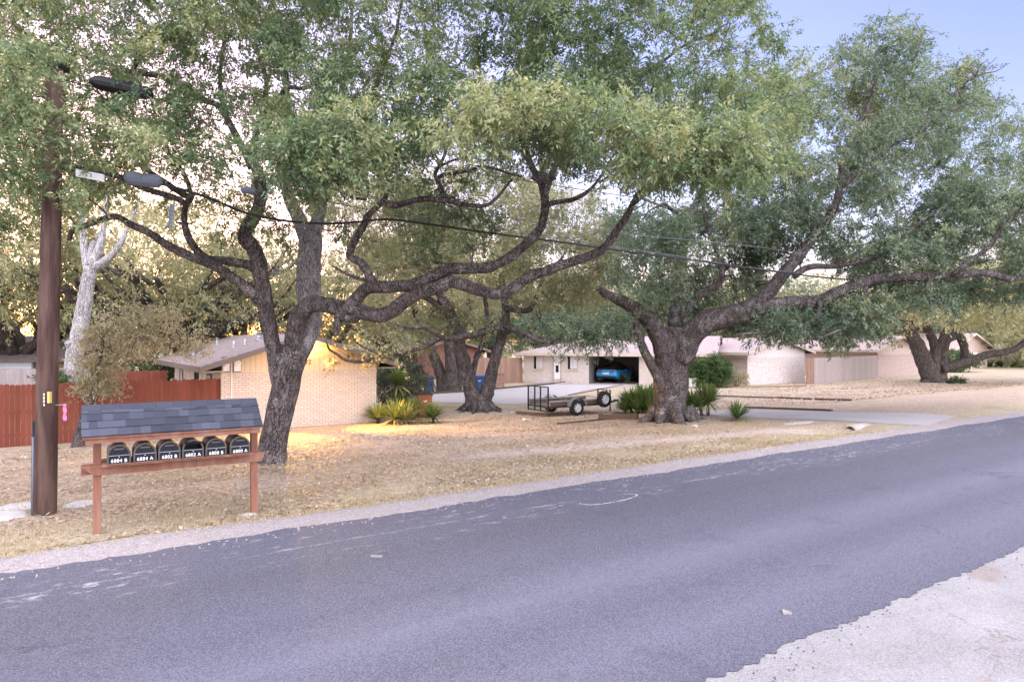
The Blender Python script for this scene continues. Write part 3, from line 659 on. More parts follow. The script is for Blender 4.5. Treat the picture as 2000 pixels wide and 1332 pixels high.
# ------------------------------------------------------------------ mailbox stand and mailboxes
kl = G(190, 1042); kr = G(496, 1003); kd = (kr-kl); kd.z = 0; KL = kd.length; kd /= KL; KA = math.atan2(kd.y, kd.x)
K = thing('mailbox_stand', 'brown timber mailbox stand with slate shingle roof by the street', 'stand', (kl.x, kl.y, 0), KA)
def kx(px, y):
    o = (kl.x - kd.y*y, kl.y + kd.x*y); return wall_hit(o, (kd.x, kd.y), px)
def kz(px, py, y):
    o = (kl.x - kd.y*y, kl.y + kd.x*y); return H+(CY-py)/F*(o[1]+kd.y*kx(px, y))
ye, yr = -.40, .06            # eave and ridge depth
zr = .5*(kz(163, 793, yr)+kz(509, 781, yr)); ze = .5*(kz(159, 850, ye)+kz(513, 833, ye))
xl, xr = kx(159, ye), kx(513, ye)
for x in (0, KL): MB().box(x-.052, x+.052, -.05, .05, -.25, ze+.10).build('post', M_KWOOD, K, bevel=.006)
zbm = .5*(kz(190, 905, -.06)+kz(496, 887, -.06))
MB().prism([(xl-.02, zbm), (KL+.16, zbm), (KL+.11, zbm-.14), (KL+.04, zbm-.145), (-.05, zbm-.145), (xl+.06, zbm-.06)], 1, -.09, -.051).build('front_board', M_KWOODH, K, bevel=.004)
MB().box(.053, KL-.053, -.30, .33, zbm+.001, zbm+.036).build('shelf', M_KWOODH, K, bevel=.004)
MB().box(-.2, KL+.12, -.05+.102, .14, zbm-.145, zbm).build('rear_board', M_KWOODH, K, bevel=.004)
MB().box(xl+.04, xr-.03, ye+.03, ye+.068, ze-.115, ze-.025).build('fascia', M_KWOODH, K, bevel=.004)
MB().box(-.06, KL+.06, -.088, -.052, ze-.06, ze+.09).build('fascia', M_KWOODH, K, bevel=.004)
yb = yr+(yr-ye)
rk = MB(); rk.prism([(ye, ze-.02), (yr, zr-.02), (yb, ze-.02), (yb, ze-.045), (yr, zr-.05), (ye, ze-.045)], 0, xl+.01, xr-.01)
rf = rk.build('roof', M_KWOODH, K)
tb = MB(); rr = random.Random(5); nC = 4
for side in (0, 1):
    S = np.array((ye if not side else yb, ze)); Rg = np.array((yr, zr)); e = (Rg-S)
    nn = np.array((-e[1], e[0]))/np.linalg.norm(e); nn = nn if nn[1] > 0 else -nn
    for c in range(nC):
        a = S+e*(c/nC-.035); b = S+e*min(1.0, ((c+1)/nC+.06)); x = xl - rr.uniform(0, .08)
        while x < xr:
            w = rr.choice((.10, .13, .16, .19)); x0, x1 = max(x, xl), min(x+w, xr); th = .008+(.007 if rr.random() < .5 else 0)
            if x1 > x0+.005:
                p = a+nn*(.012+th); pl0 = a+nn*.001; qq = b+nn*(.004+.004); q0 = b-nn*.004
                tb.hexa([(x0, pl0[0], pl0[1]), (x1, pl0[0], pl0[1]), (x1, q0[0], q0[1]), (x0, q0[0], q0[1]), (x0, p[0], p[1]), (x1, p[0], p[1]), (x1, qq[0], qq[1]), (x0, qq[0], qq[1])], rr.random())
            x += w
x = xl
while x < xr:
    w = min(.24, xr-x); tb.prism([(yr-.10, zr-.10*.8+.024), (yr, zr+.026), (yr+.10, zr-.10*.8+.024), (yr+.10, zr-.10*.8+.012), (yr, zr+.014), (yr-.10, zr-.10*.8+.012)], 0, x, x+w-.004, .3+.4*rr.random()); x += w
tb.build('shingles', M_TAB, rf)

def mailbox(px, w, txt, label, opened=False):
    y0 = -.30; x = kx(px, y0)
    m = thing('mailbox', label, 'mailbox', (0, 0, 0), 0, 'mailboxes on the timber stand')
    wl = Vector((kl.x + kd.x*x - kd.y*y0, kl.y + kd.y*x + kd.x*y0, zbm+.037)); m.location = wl; m.rotation_euler = (0, 0, KA)
    hw = w/2; hs = .128; AR = .95; n = 12; Hh = hs+hw*AR
    prof = [(-hw, 0), (hw, 0)] + [(hw*math.cos(i*PI/n), hs+hw*AR*math.sin(i*PI/n)) for i in range(n+1)]
    # shell as a hollow tunnel
    sh = MB(); k = len(prof); inn = [(p[0]*.93, .012+p[1]*.94) for p in prof]; L = .52
    V = [(p[0], .0, p[1]) for p in prof]+[(p[0], L, p[1]) for p in prof]+[(p[0], .0, p[1]) for p in inn]+[(p[0], L-.02, p[1]) for p in inn]
    Fc = []
    for i in range(k):
        j = (i+1) % k; Fc += [(i, j, k+j, k+i), (2*k+i, 3*k+i, 3*k+j, 2*k+j), (i, 2*k+i, 2*k+j, j)]
    Fc += [[k+i for i in range(k)], [3*k+i for i in range(k)][::-1]]
    sh.add(V, Fc); sh.build('shell', [M_MBTOP], m)
    rim = MB(); pr = [(p[0]*1.045, p[1]*1.035) for p in prof]
    V = [(p[0], -.02, p[1]) for p in pr]+[(p[0], .03, p[1]) for p in pr]+[(p[0]*.9, -.02, .01+p[1]*.93) for p in prof]+[(p[0]*.9, .03, .01+p[1]*.93) for p in prof]; Fc = []
    for i in range(k):
        j = (i+1) % k; Fc += [(i, j, k+j, k+i), (2*k+i, 3*k+i, 3*k+j, 2*k+j), (i, 2*k+i, 2*k+j, j), (k+i, k+j, 3*k+j, 3*k+i)]
    rim.add(V, Fc); rim.build('rim', M_MBTOP, m)
    zs = .122
    lo = MB().box(-hw*.90, hw*.90, -.026, -.002, .012, zs-.004).build('lock_panel', M_MBOX, m, bevel=.004)
    MB().cyl((0, -.034, zs-.020), (0, -.024, zs-.020), .008, 10).build('lock', M_CHR, lo)
    text('number', txt, .068, M_NUM, lo, (0, -.0275, .046), (PI/2, 0, 0), .0012, .0003, .95)
    MB().box(-hw*.92, hw*.92, -.029, -.004, zs-.003, zs+.003).build('seam', M_GALV, m)
    MB().box(-hw*.9, hw*.9, -.05, -.024, .0, .010).build('bottom_lip', M_KWOODH, m)
    if opened:
        ang = math.radians(82)
        d = MB(); pts = [(-hw*.9, zs+.005), (hw*.9, zs+.005), (hw*.9, hs)] + [(hw*.9*math.cos(i*PI/n), hs+(hw*AR-.02)*math.sin(i*PI/n)) for i in range(1, n)] + [(-hw*.9, hs)]
        d.prism(pts, 1, -.012, .0)
        dd = d.build('flap', M_MBOX, m); top = Hh-.02; dd.location = (0, .02, Hh-.025+.0); dd.rotation_euler = (-ang, 0, 0); dd.data.transform(__import__('mathutils').Matrix.Translation((0, 0, -top)))
    else:
        d = MB(); pts = [(-hw*.9, zs+.005), (hw*.9, zs+.005), (hw*.9, hs)] + [(hw*.9*math.cos(i*PI/n), hs+(hw*AR-.016)*math.sin(i*PI/n)) for i in range(1, n)] + [(-hw*.9, hs)]
        d.prism(pts, 1, -.022, -.004); dd = d.build('flap', M_MBOX, m, bevel=.004)
        zt = hs+hw*AR*.55
        MB().prism([(-hw*.48, zt), (hw*.48, zt), (hw*.42, zt+.020), (-hw*.42, zt+.020)], 1, -.042, -.022).build('handle', M_MBTOP, dd, bevel=.003)
    return m
mbw = .285
mbs = [(232.7, '6804 B', 'black mailbox numbered 6804 B at the left end of the stand'), (283.3, '6804 A', 'closed black mailbox numbered 6804 A'), (331, '6802 B', 'closed black mailbox numbered 6802 B'),
       (377, '6802 A', 'black mailbox numbered 6802 A with its upper flap open'), (422, '6800 B', 'closed black mailbox numbered 6800 B'), (468.7, '6800 A', 'black mailbox numbered 6800 A at the right end of the stand')]
for px, tx, lb_ in mbs: mailbox(px, mbw, tx, lb_, tx == '6802 A')

# ------------------------------------------------------------------ utility pole, cables and what hangs on them
pb = G(88, 1003); zt = H+(CY-133)/F*pb.y
POLE = thing('utility_pole', 'dark brown timber utility pole numbered 6802 left of the mailboxes', 'pole', (pb.x, pb.y, 0))
tx = (107-88)/F*pb.y
MB().tube([(0, 0, -.4), (0, 0, 0), (tx*.3, 0, zt*.33), (tx*.7, 0, zt*.7), (tx, 0, zt)], [.175, .168, .155, .142, .128], 22, .5, True, .03).build('shaft', M_POLE, POLE, True)
MB().cyl((-.125, -.118, -.1), (-.118, -.105, 1.25),   .017, 10).build('conduit', M_GRYBOX, POLE, True)
MB().cyl((-.165, -.06, -.1), (-.150, -.055, 1.5), .022, 8).build('ground_wire', M_CABLE, POLE, True)
for i, ch in enumerate('6802'): text('number', ch, .052, M_NUM, POLE, ((100-88)/F*pb.y*.98, -.164, H-(769+i*6.6-CY)/F*pb.y), (PI/2, -PI/2*0, 0), .004, .0006)
MB().box((106.5-88)/F*pb.y-.020, (106.5-88)/F*pb.y+.020, -.150, -.085, H-(786-CY)/F*pb.y, H-(764-CY)/F*pb.y).build('plate', M_YEL, POLE, bevel=.006)
MB().box(tx-.14, tx+.14, -.16, .16, zt-.02, zt+.05).build('pole_cap', M_BLK, POLE)
MB().cyl((.12, -.02, H-(791-CY)/F*pb.y), (.36, -.05, H-(790-CY)/F*pb.y), .008, 6).build('nail', M_GALV, POLE)
rb = MB(); zz = H-(790-CY)/F*pb.y; c0_ = pb + Vector((.355, -.05, 0))
for i in range(8):
    z0, z1_ = zz-.27*i/8+.012, zz-.27*(i+1)/8+.012; wv = .012*math.sin(i*1.7); wv1 = .012*math.sin((i+1)*1.7)
    rb.hexa([(c0_.x-.028, c0_.y+wv, z0), (c0_.x+.026, c0_.y-wv, z0), (c0_.x+.026, c0_.y-wv+.004, z0), (c0_.x-.028, c0_.y+wv+.004, z0), (c0_.x-.026, c0_.y+wv1, z1_), (c0_.x+.028, c0_.y-wv1, z1_), (c0_.x+.028, c0_.y-wv1+.004, z1_), (c0_.x-.026, c0_.y+wv1+.004, z1_)])
tag(rb.build('ribbon', M_PINK), 'short pink marking ribbon hanging from a nail on the utility pole', 'ribbon')
def cable(label, pts, r, mat, name='overhead_cable', grp='overhead cables from the utility pole'):
    o = MB().tube(spline(pts, 8), r, 6).build(name, mat, None, True); tag(o, label, 'cable', grp); return o
ptop = (pb.x+tx*.75, pb.y)
def UVZ(u, v, z): return (*uv(u, v), z)
pu, pv = to_uv(*ptop)
def at_col(px, v):   # point on the cable plane v at photo column px
    k = (px-CX)/F; u = (v*SR + k*v*CR)/(CR - k*SR); return u
def cab_pts(pl, v=pv):
    return [UVZ(u, v, H+(CY-py)/F*uv(u, v)[1]) for u, py in ((at_col(px, v), py) for px, py in pl)]
cable('thick black sagging cable crossing in front of the main oak limbs', [(ptop[0], ptop[1], 5.75)] + cab_pts([(243, 350), (316, 360), (405, 386), (480, 416), (560, 432), (640, 437), (700, 434), (760, 429), (850, 440), (960, 456), (1080, 471), (1200, 488), (1380, 512), (1640, 545), (1900, 560), (2160, 575)]), .026, M_CABLE)
cable('thin wire just above the thick black cable', [(ptop[0], ptop[1], 6.1)] + cab_pts([(420, 357), (600, 387), (740, 413), (860, 432), (1080, 463), (1300, 497), (1640, 540), (2160, 572)], pv+.05), .010, M_STEEL)
cable('thin wire reaching the canopy at middle height', [(ptop[0], ptop[1], 6.4)] + cab_pts([(400, 335), (600, 362), (830, 404), (1000, 427), (1240, 459), (1440, 478), (1700, 510), (2160, 560)], pv-.05), .009, M_STEEL)
cable('high wire from the pole top running into leaves', [(pb.x+tx, pb.y, zt-.15)] + cab_pts([(180, 170), (300, 192), (500, 250), (700, 300), (1000, 350), (1500, 420), (2160, 500)], pv+.1), .010, M_CABLE)
cable('slack wire leaving the pole to the left', [(ptop[0], ptop[1], 6.75), UVZ(-3, pv, 6.55), UVZ(-9, pv, 6.4), UVZ(-22, pv, 6.6)], .012, M_CABLE)
# splice cases: ribbed black, smooth grey, short; white tag; grey tape
def axis_box(name, label, cat, px0, px1, py0, py1, r, mat, v, ribs=0):
    a, b = cab_pts([(px0, py0), (px1, py1)], v); a, b = np.array(a), np.array(b); mb = MB()
    pts = [a, a+(b-a)*.06, a+(b-a)*.12, b-(b-a)*.12, b-(b-a)*.06, b]; mb.tube(pts, [r*.3, r*.75, r, r, r*.75, r*.3], 12)
    for i in range(ribs):
        c = a+(b-a)*(.16+.5*i/ribs); mb.tube([c, c+(b-a)*.015], [r*1.12, r*1.12], 12)
    return tag(mb.build(name, mat, None, False), label, cat)
axis_box('splice_case', 'ribbed black splice case on the high wire near the pole top', 'splice case', 174, 300, 158, 186, .115, M_BLK, pv+.0, 12)
axis_box('splice_case', 'smooth blue gray splice case on the thick cable right of the pole', 'splice case', 242, 318, 348, 356, .115, M_GRYBOX, pv-.02)
axis_box('splice_case', 'small dark splice tube on a wire before the left oak limb', 'splice case', 470, 500, 371, 374, .06, M_GRYBOX, pv-.1)
a, b = cab_pts([(148, 330), (203, 341)], pv-.12); a, b = np.array(a), np.array(b); dn = np.array((0, 0, -.125)); k3 = np.array((.006, .01, 0))
tg = thing('cable_tag', 'white rectangular tag hung beside the pole under the leaves', 'tag')
MB().hexa([a+dn, b+dn, b+dn+k3, a+dn+k3, a, b, b+k3, a+k3]).build('plate', M_TAGW, tg)
MB().tube([a+(0, 0, .02), b+(0, 0, .02)], .012, 6).build('rod', M_CABLE, tg)
tm = (a+b)/2; text('mark', '7', .07, M_DKNUM, tg, (tm[0]+.02, tm[1]-.008, tm[2]-.062), (PI/2, 0, RA), .001)
rb = MB(); p = np.array(cab_pts([(336, 398)], pv-.05)[0])
for i in range(6):
    z0, z1_ = -.07*i, -.07*(i+1); w0, w1 = .035+.008*(i % 2), .035+.008*((i+1) % 2); s0, s1 = -.006*i, -.006*(i+1)
    rb.hexa([p+(s0-w0, 0, z0), p+(s0+w0, .01, z0), p+(s0+w0, .015, z0), p+(s0-w0, .005, z0), p+(s1-w1, .01, z1_), p+(s1+w1, 0, z1_), p+(s1+w1, .005, z1_), p+(s1-w1, .015, z1_)])
tag(rb.build('tape_strip', M_GRYBOX), 'blue gray strip of tape dangling from the cable by the left limb', 'tape')

# ------------------------------------------------------------------ trailer
t0 = G(1073, 815); 
TR = thing('utility_trailer', 'black open utility trailer with upright mesh ramp gate parked in the yard', 'trailer', (t0.x, t0.y, t0.z), RA-.02)
TL, TW = 3.25, 1.55; zd = .44
fr = MB()
for y in (0, TW-.05): fr.box(0, TL, y, y+.05, zd-.06, zd+.02)
for x in (0, TL*.33, TL*.66, TL-.05): fr.box(x, x+.05, .05, TW-.05, zd-.055, zd-.005)
fr.build('frame', M_BLK, TR)
dk = MB()
for i in range(8): y = .06+i*(TW-.12)/8; dk.box(.02, TL-.06, y, y+(TW-.12)/8-.012, zd-.004, zd+.035, random.random())
dk.build('deck', M_DECK, TR)
rl = MB()
for y in (.0, TW-.04):
    rl.box(0, TL, y, y+.05, zd+.19, zd+.25)
    for x in (0, TL*.3, TL*.62, TL-.04): rl.box(x, x+.04, y, y+.04, zd+.02, zd+.21)
rl.box(TL-.04, TL, .04, TW-.04, zd+.21, zd+.25)
rl.build('side_rail', plain('worn_rail', (.30, .26, .25), .6), TR)
sb = MB(); [sb.box(.05, TL-.05, .012+y_, .03+y_, zd+.036+k_*.052, zd+.082+k_*.052, random.random()) for k_ in range(3) for y_ in (0, TW-.045)]; sb.build('side_board', M_TIMB, TR)
gt = MB()
for y in (0, TW*.36, TW*.64, TW-.05): gt.box(-.07, -.02, y, y+.05, .22, 1.30)
for z in (.22, 1.26): gt.box(-.068, -.022, .05, TW-.05, z, z+.04)
gate = gt.build('ramp_gate', M_BLK, TR)
me = MB()
for i in range(22): y = .08+i*(TW-.2)/21; me.box(-.048, -.042, y, y+.006, .26, 1.26)
for i in range(6): z = .3+i*.17; me.box(-.0415, -.037, .06, TW-.06, z, z+.006)
me.build('gate_mesh', M_STEEL, gate)
def wheel(parent, x, y, z, r, w, rim, name='wheel', spokes=8):
    t = MB().lathe([(r*.56, -w/2), (r*.9, -w/2), (r, -w*.32), (r, w*.32), (r*.9, w/2), (r*.56, w/2), (r*.56, -w/2)], (x, y, z), 1, 32).build(name, M_RUB, parent, True)
    m = MB(); m.lathe([(r*.57, -w*.42), (r*.52, -w*.46), (r*.47, -w*.30), (r*.46, w*.3)], (x, y, z), 1, 32)
    m.lathe([(0, -w*.40), (r*.15, -w*.40), (r*.17, -w*.30)], (x, y, z), 1, 24)
    for i in range(spokes):
        a = 2*PI*i/spokes; ca, sa = math.cos(a), math.sin(a); p = lambda rr, tt, yy: (x+rr*ca-tt*sa, y+yy, z+rr*sa+tt*ca)
        k5 = r/.35; m.hexa([p(r*.13, -.022*k5, -w*.30), p(r*.48, -.026*k5, -w*.30), p(r*.48, .026*k5, -w*.30), p(r*.13, .022*k5, -w*.30), p(r*.13, -.022*k5, -w*.37), p(r*.48, -.03*k5, -w*.37), p(r*.48, .03*k5, -w*.37), p(r*.13, .022*k5, -w*.37)])
    m.build('rim', rim, t); MB().lathe([(0, w*.2), (r*.5, w*.2)], (x, y, z), 1, 20).build('hub', M_CARD, t)
    MB().lathe([(0, -w*.52), (r*.10, -w*.52), (r*.12, -w*.40)], (x, y, z), 1, 14).build('hub_cap', M_GALV, t); return t
wx = 1.35
wheel(TR, wx, -.16, .35, .35, .21, M_RIM); wheel(TR, wx, TW+.16, .35, .35, .21, M_RIM)
n = 12; M_FEN = plain('fender_steel', (.25, .26, .28), .4, .5)
for s, y in ((0, -.29), (1, TW+.05)):
    fn = MB()
    for i in range(n):
        a0, a1 = math.radians(8+164*i/n), math.radians(8+164*(i+1)/n); q0 = lambda a, r: (wx+r*math.cos(a), .36+r*math.sin(a))
        p = [q0(a0, .43), q0(a1, .43), q0(a1, .44), q0(a0, .44)]; fn.prism(p, 1, y, y+.24)
    fn.build('fender', M_FEN, TR)
wheel(TR, TL-.35, -.19, .66, .37, .21, M_RIM, 'spare_wheel')
MB().box(TL-.40, TL-.30, -.10, .0, .50, .80).build('spare_bracket', M_BLK, TR)
MB().cyl((wx, -.1, .35), (wx, TW+.1, .35), .035, 8).build('axle', M_BLK, TR)
tg_ = MB(); tg_.hexa([(TL-.1, .1, zd-.06), (TL+1.15, TW/2-.05, zd-.06), (TL+1.15, TW/2+.01, zd-.06), (TL-.1, .18, zd-.06), (TL-.1, .1, zd+.02), (TL+1.15, TW/2-.05, zd+.02), (TL+1.15, TW/2+.01, zd+.02), (TL-.1, .18, zd+.02)])
tg_.hexa([(TL-.1, TW-.18, zd-.06), (TL+1.15, TW/2-.01, zd-.06), (TL+1.15, TW/2+.05, zd-.06), (TL-.1, TW-.1, zd-.06), (TL-.1, TW-.18, zd+.021), (TL+1.15, TW/2-.01, zd+.021), (TL+1.15, TW/2+.05, zd+.021), (TL-.1, TW-.1, zd+.021)])
tg_.build('tongue', M_BLK, TR); MB().box(TL+1.1, TL+1.38, TW/2-.05, TW/2+.05, zd-.02, zd+.07).cyl((TL+1.33, TW/2, zd-.06), (TL+1.33, TW/2, zd+.0), .05, 10).build('hitch', M_BLK, TR)
MB().cyl((TL+.75, TW/2-.12, .0), (TL+.75, TW/2-.12, .98), .035, 10).box(TL+.70, TL+.80, TW/2-.17, TW/2-.07, -.02, .02).cyl((TL+.75, TW/2-.12, .95), (TL+.58, TW/2-.12, .95), .015, 8).build('jack', M_BLK, TR)
gb = MB()
for i in range(3): gb.box(TL-.03, TL+.01, .0+.0*i, TW*.4, zd+.35+.12*i, zd+.38+.12*i)
gb.box(TL-.03, TL+.01, .0, .04, zd+.02, zd+.62).box(TL-.03, TL+.01, TW*.4, TW*.4+.04, zd+.02, zd+.62); gb.build('front_rack', M_BLK, TR)
MB().box(.02, .10, -.008, -.001, zd-.05, zd+.01).build('marker_light', M_RED, TR); MB().box(1.95, 2.02, -.008, -.001, zd-.05, zd+.01).build('marker_light', M_YEL, TR)

# ------------------------------------------------------------------ car in the carport
cxl = on2(1160)+.70; 
CAR = thing('parked_car', 'bright blue hatchback parked nose first inside the dark carport', 'car')
base = Vector((a2.x, a2.y, -.475)) + Vector((dv.x, dv.y, 0))*cxl + Vector((-dv.y, dv.x, 0))*1.0
CAR.location = base; CAR.rotation_euler = (0, 0, A2-math.radians(11))
def loft(mb, st):
    V = []; 
    for (y, zb_, zm, zt_, hb, hm, ht) in st: V += [(-hb, y, zb_), (-hm, y, zm), (-ht, y, zt_), (ht, y, zt_), (hm, y, zm), (hb, y, zb_)]
    n = len(st); Fc = [(i*6+j, (i+1)*6+j, (i+1)*6+(j+1) % 6, i*6+(j+1) % 6) for i in range(n-1) for j in range(6)]
    Fc += [list(range(6)), [(n-1)*6+j for j in range(6)][::-1]]; return mb.add(V, Fc)
bd = loft(MB(), [(0, .56, .78, 1.02, .74, .80, .66), (.10, .42, .74, 1.06, .84, .88, .74), (.5, .34, .70, 1.04, .87, .90, .80), (1.3, .30, .68, 1.0, .87, .90, .82), (2.6, .30, .68, .98, .87, .90, .82), (3.4, .32, .66, .96, .86, .89, .78), (3.95, .38, .62, .86, .80, .84, .68), (4.2, .45, .6, .74, .62, .68, .56)])
body = bd.build('body', M_CARB, CAR, True, bevel=.05)
cb = MB().hexa([(-.72, .14, 1.03), (.72, .14, 1.03), (.76, 3.1, .96), (-.76, 3.1, .96), (-.52, .62, 1.50), (.52, .62, 1.50), (.56, 2.05, 1.54), (-.56, 2.05, 1.54)]); cb.build('cabin', M_GLASS, CAR, True, bevel=.06)
MB().hexa([(-.5, .58, 1.505), (.5, .58, 1.505), (.53, 2.0, 1.545), (-.53, 2.0, 1.545), (-.48, .6, 1.54), (.48, .6, 1.54), (.5, 1.95, 1.575), (-.5, 1.95, 1.575)]).build('roof', M_CARD, CAR, bevel=.015)
MB().hexa([(-.56, .34, 1.46), (.56, .34, 1.46), (.53, .68, 1.5), (-.53, .68, 1.5), (-.55, .35, 1.50), (.55, .35, 1.50), (.52, .68, 1.56), (-.52, .68, 1.56)]).build('spoiler', M_CARD, CAR, bevel=.01)
for s in (-1, 1):
    MB().hexa([(s*.52-.19, -.03, .86), (s*.52+.19, -.03, .86), (s*.52+.20, .10, .86), (s*.52-.19, .10, .86), (s*.54-.19, -.015, .97), (s*.54+.21, -.01, .99), (s*.54+.20, .1, .99), (s*.54-.19, .10, .97)]).build('tail_light', M_RED, CAR, bevel=.01)
    MB().cyl((s*.83, 1.9, .97), (s*.98, 1.95, 1.03), .09, 10, .5, .08).build('mirror', M_CARB, CAR, True)
MB().box(-.26, .26, -.025, .0, .70, .82).build('licence_plate', M_NUM, CAR); MB().hexa([(-.80, -.04, .38), (.80, -.04, .38), (.86, .3, .36), (-.86, .3, .36), (-.80, -.05, .56), (.80, -.05, .56), (.885, .3, .56), (-.885, .3, .56)]).build('bumper', M_CARD, CAR, bevel=.03)
for s in (-1, 1):
    for y in (.78, 3.28): wheel(CAR, s*.82, y, .33, .33, .22, M_GALV, 'wheel', 5) if s < 0 else wheel(CAR, s*.84, y, .33, .33, -.22, M_GALV, 'wheel', 5)

# ------------------------------------------------------------------ bins
def bin_(label, loc, rz, mat, grp=None, w=.62, h=1.05, emblem=True):
    b = thing('wheeled_bin', label, 'bin', loc, rz)
    hb, ht = w*.39, w*.5
    MB().hexa([(-hb, -hb, .06), (hb, -hb, .06), (hb, hb, .06), (-hb, hb, .06), (-ht, -ht, h*.93), (ht, -ht, h*.93), (ht, ht, h*.93), (-ht, ht, h*.93)]).build('body', mat, b, bevel=.035)
    MB().box(-ht-.03, ht+.03, -ht-.03, ht+.03, h*.90, h*.94).build('rim', mat, b, bevel=.01)
    MB().hexa([(-ht-.04, -ht-.05, h*.942), (ht+.04, -ht-.05, h*.942), (ht+.04, ht+.06, h*.942), (-ht-.04, ht+.06, h*.942), (-ht+.05, -ht+.04, h+.02), (ht-.05, -ht+.04, h+.02), (ht-.05, ht-.03, h+.02), (-ht+.05, ht-.03, h+.02)]).build('lid', M_CARD if mat is M_BINO else mat, b, bevel=.02)
    MB().cyl((-ht*.8, ht+.1, h*.9), (ht*.8, ht+.1, h*.9), .02, 8).build('handle', M_CARD, b)
    for s in (-1, 1): MB().lathe([(.04, -.03), (.12, -.03), (.12, .03), (.04, .03), (.04, -.03)], (s*(hb+.04), hb-.02, .12), 0, 14).build('wheel', M_RUB, b, True)
    if emblem:
        e = MB(); yy = -ht*.96-.012; e.lathe([(.055, 0), (.085, 0), (.085, -.004), (.055, -.004)], (0, yy+.02, h*.74), 1, 20).lathe([(0, -.001), (.02, -.001)], (0, yy+.018, h*.74), 1, 8)
        eo = e.build('emblem', M_NUM, b)
    return b
p = G(830, 815); bin_('orange brown wheeled bin with dark lid behind the lit yuccas', p, .15, M_BINO)
p = G(838, 765.5); bin_('blue wheeled bin on the drive just behind the orange brown bin', p, .2, M_BINB, None, .62, 1.0)
p = G(938, 764); bin_('blue wheeled bin seen between the two trunks of the forked oak', p, -.1, M_BINB, None, .70, 1.02)
p = G(976, 757); bx_ = thing('wooden_crate', 'small brown slatted crate in front of the reddish brown fence', 'crate', p, .1)
for y0_, y1_ in ((-.27, -.24), (.24, .27)):
    cb = MB()
    for z in (.1, .45, .8): cb.box(-.3, .3, y0_, y1_, z, z+.2, random.random())
    cb.build('side_slats', M_BRNF, bx_)
cp = MB()
for x in (-.3, .24):
    for y in (-.239, .18): cp.box(x, x+.06, y, y+.06, 0, 1.05)
cp.build('corner_posts', M_BRNF, bx_)
p = G(1349, 757); ac = thing('air_conditioner', 'white outdoor air conditioner beside the second oak trunk', 'air conditioner', p, RA)
MB().box(-.32, .32, -.3, .3, .05, .7).build('case', M_METER, ac, bevel=.03); MB().lathe([(0, .705), (.26, .705), (.28, .72), (.26, .735), (.23, .72)], (0, 0, 0), 2, 20).build('fan_grille', M_CARD, ac)

# ------------------------------------------------------------------ timbers, stones, culvert, litter
def timber(label, p0, p1, w=.14, h=.10):
    d = Vector(p1)-Vector(p0); n = 6; mb = MB(); s = Vector((-d.y, d.x, 0)).normalized()*w/2; V = []
    for i in range(n+1):
        q = Vector(p0)+d*i/n; z = gz(q.x, q.y); V += [(q.x-s.x, q.y-s.y, z-.05), (q.x+s.x, q.y+s.y, z-.05), (q.x+s.x*.9, q.y+s.y*.9, z+h), (q.x-s.x*.9, q.y-s.y*.9, z+h)]
    Fc = [(i*4+j, (i+1)*4+j, (i+1)*4+(j+1) % 4, i*4+(j+1) % 4) for i in range(n) for j in range(4)] + [(0, 1, 2, 3), tuple(n*4+j for j in (3, 2, 1, 0))]
    return tag(mb.add(V, Fc).build('landscape_timber', M_TIMB), label, 'timber', 'landscape timbers edging the yard')
TB = [((1010, 808), (1072, 813), 'dark landscape timber under the ramp gate of the trailer', .2, .12), ((1090, 829), (1180, 820), 'landscape timber in front of the trailer wheel', .14, .06), ((1170, 819), (1246, 818), 'landscape timber left of the second oak below the yucca', .16, .2),
      ((1398, 774), (1520, 778), 'long dark timber on the yard before the clipped bushes', .12, .08), ((1520, 778), (1662, 783), 'dark timber pointing right on the open yard', .14, .10), ((1455, 797), (1625, 803), 'dark timber along the upper edge of the entry drive', .12, .08),
      ((846, 770), (968, 761), 'dark curb timber along the drive behind the forked oak', .16, .14), ((968, 761), (1112, 748), 'dark curb timber leading to the front step of the carport house', .16, .14), ((1345, 757), (1575, 755), 'low timber at the foot of the whitewashed house', .1, .06), ((1112, 772), (1215, 752.5), 'low timber between the drive and the tan yard', .12, .05)]
for a, b, lb_, w, h in TB: timber(lb_, G(*a), G(*b), w, h)
p = G(1028, 822); tag(MB().box(-.22, .22, -.07, .07, 0, .10).build('cut_log', plain('cut_wood', (.55, .47, .38), .8), None, loc=(p.x, p.y, p.z), bevel=.02), 'pale cut piece of wood lying by the trailer gate', 'log').rotation_euler = (0, .15, 1.0)
def rock(label, px, py, sx, sy, sz, mat, seed, name='stone', cat='stone'):
    p = G(px, py); r = MB(); n = 10; V = []; Fc = []
    for i in range(n):
        th = PI*i/(n-1)
        for j in range(14):
            ph = 2*PI*j/14; d = Vector((math.sin(th)*math.cos(ph), math.sin(th)*math.sin(ph), math.cos(th))); k = 1+.25*mnoise.noise(d*1.6+Vector((seed, 0, 0)))
            V.append((d.x*sx*k, d.y*sy*k, max(-.3, d.z)*sz*k))
    Fc = [(i*14+j, i*14+(j+1) % 14, (i+1)*14+(j+1) % 14, (i+1)*14+j) for i in range(n-1) for j in range(14)]
    o = r.add(V, Fc).build(name, mat, None, True, loc=p); o.rotation_euler = (0, 0, seed); return tag(o, label, cat)
rock('flat pale stone slab left of the utility pole', 45, 989, .38, .28, .05, M_STONE, .4); rock('flat pale stone slab between the pole and the mailbox stand', 166, 984, .34, .26, .05, M_STONE, 1.3)
rock('small white rock near the forked roots by the bins', 1000, 806, .12, .1, .08, M_STONE, 2.0); rock('pale rock lying on the grass before the second oak', 1357, 833, .14, .1, .08, M_STONE, 2.2)
rock('white rock on the yard by the far timbers', 1590, 781, .16, .12, .10, M_STONE, .9); rock('white rock beside the entry drive timber', 1582, 800, .2, .14, .1, M_STONE, 1.9)
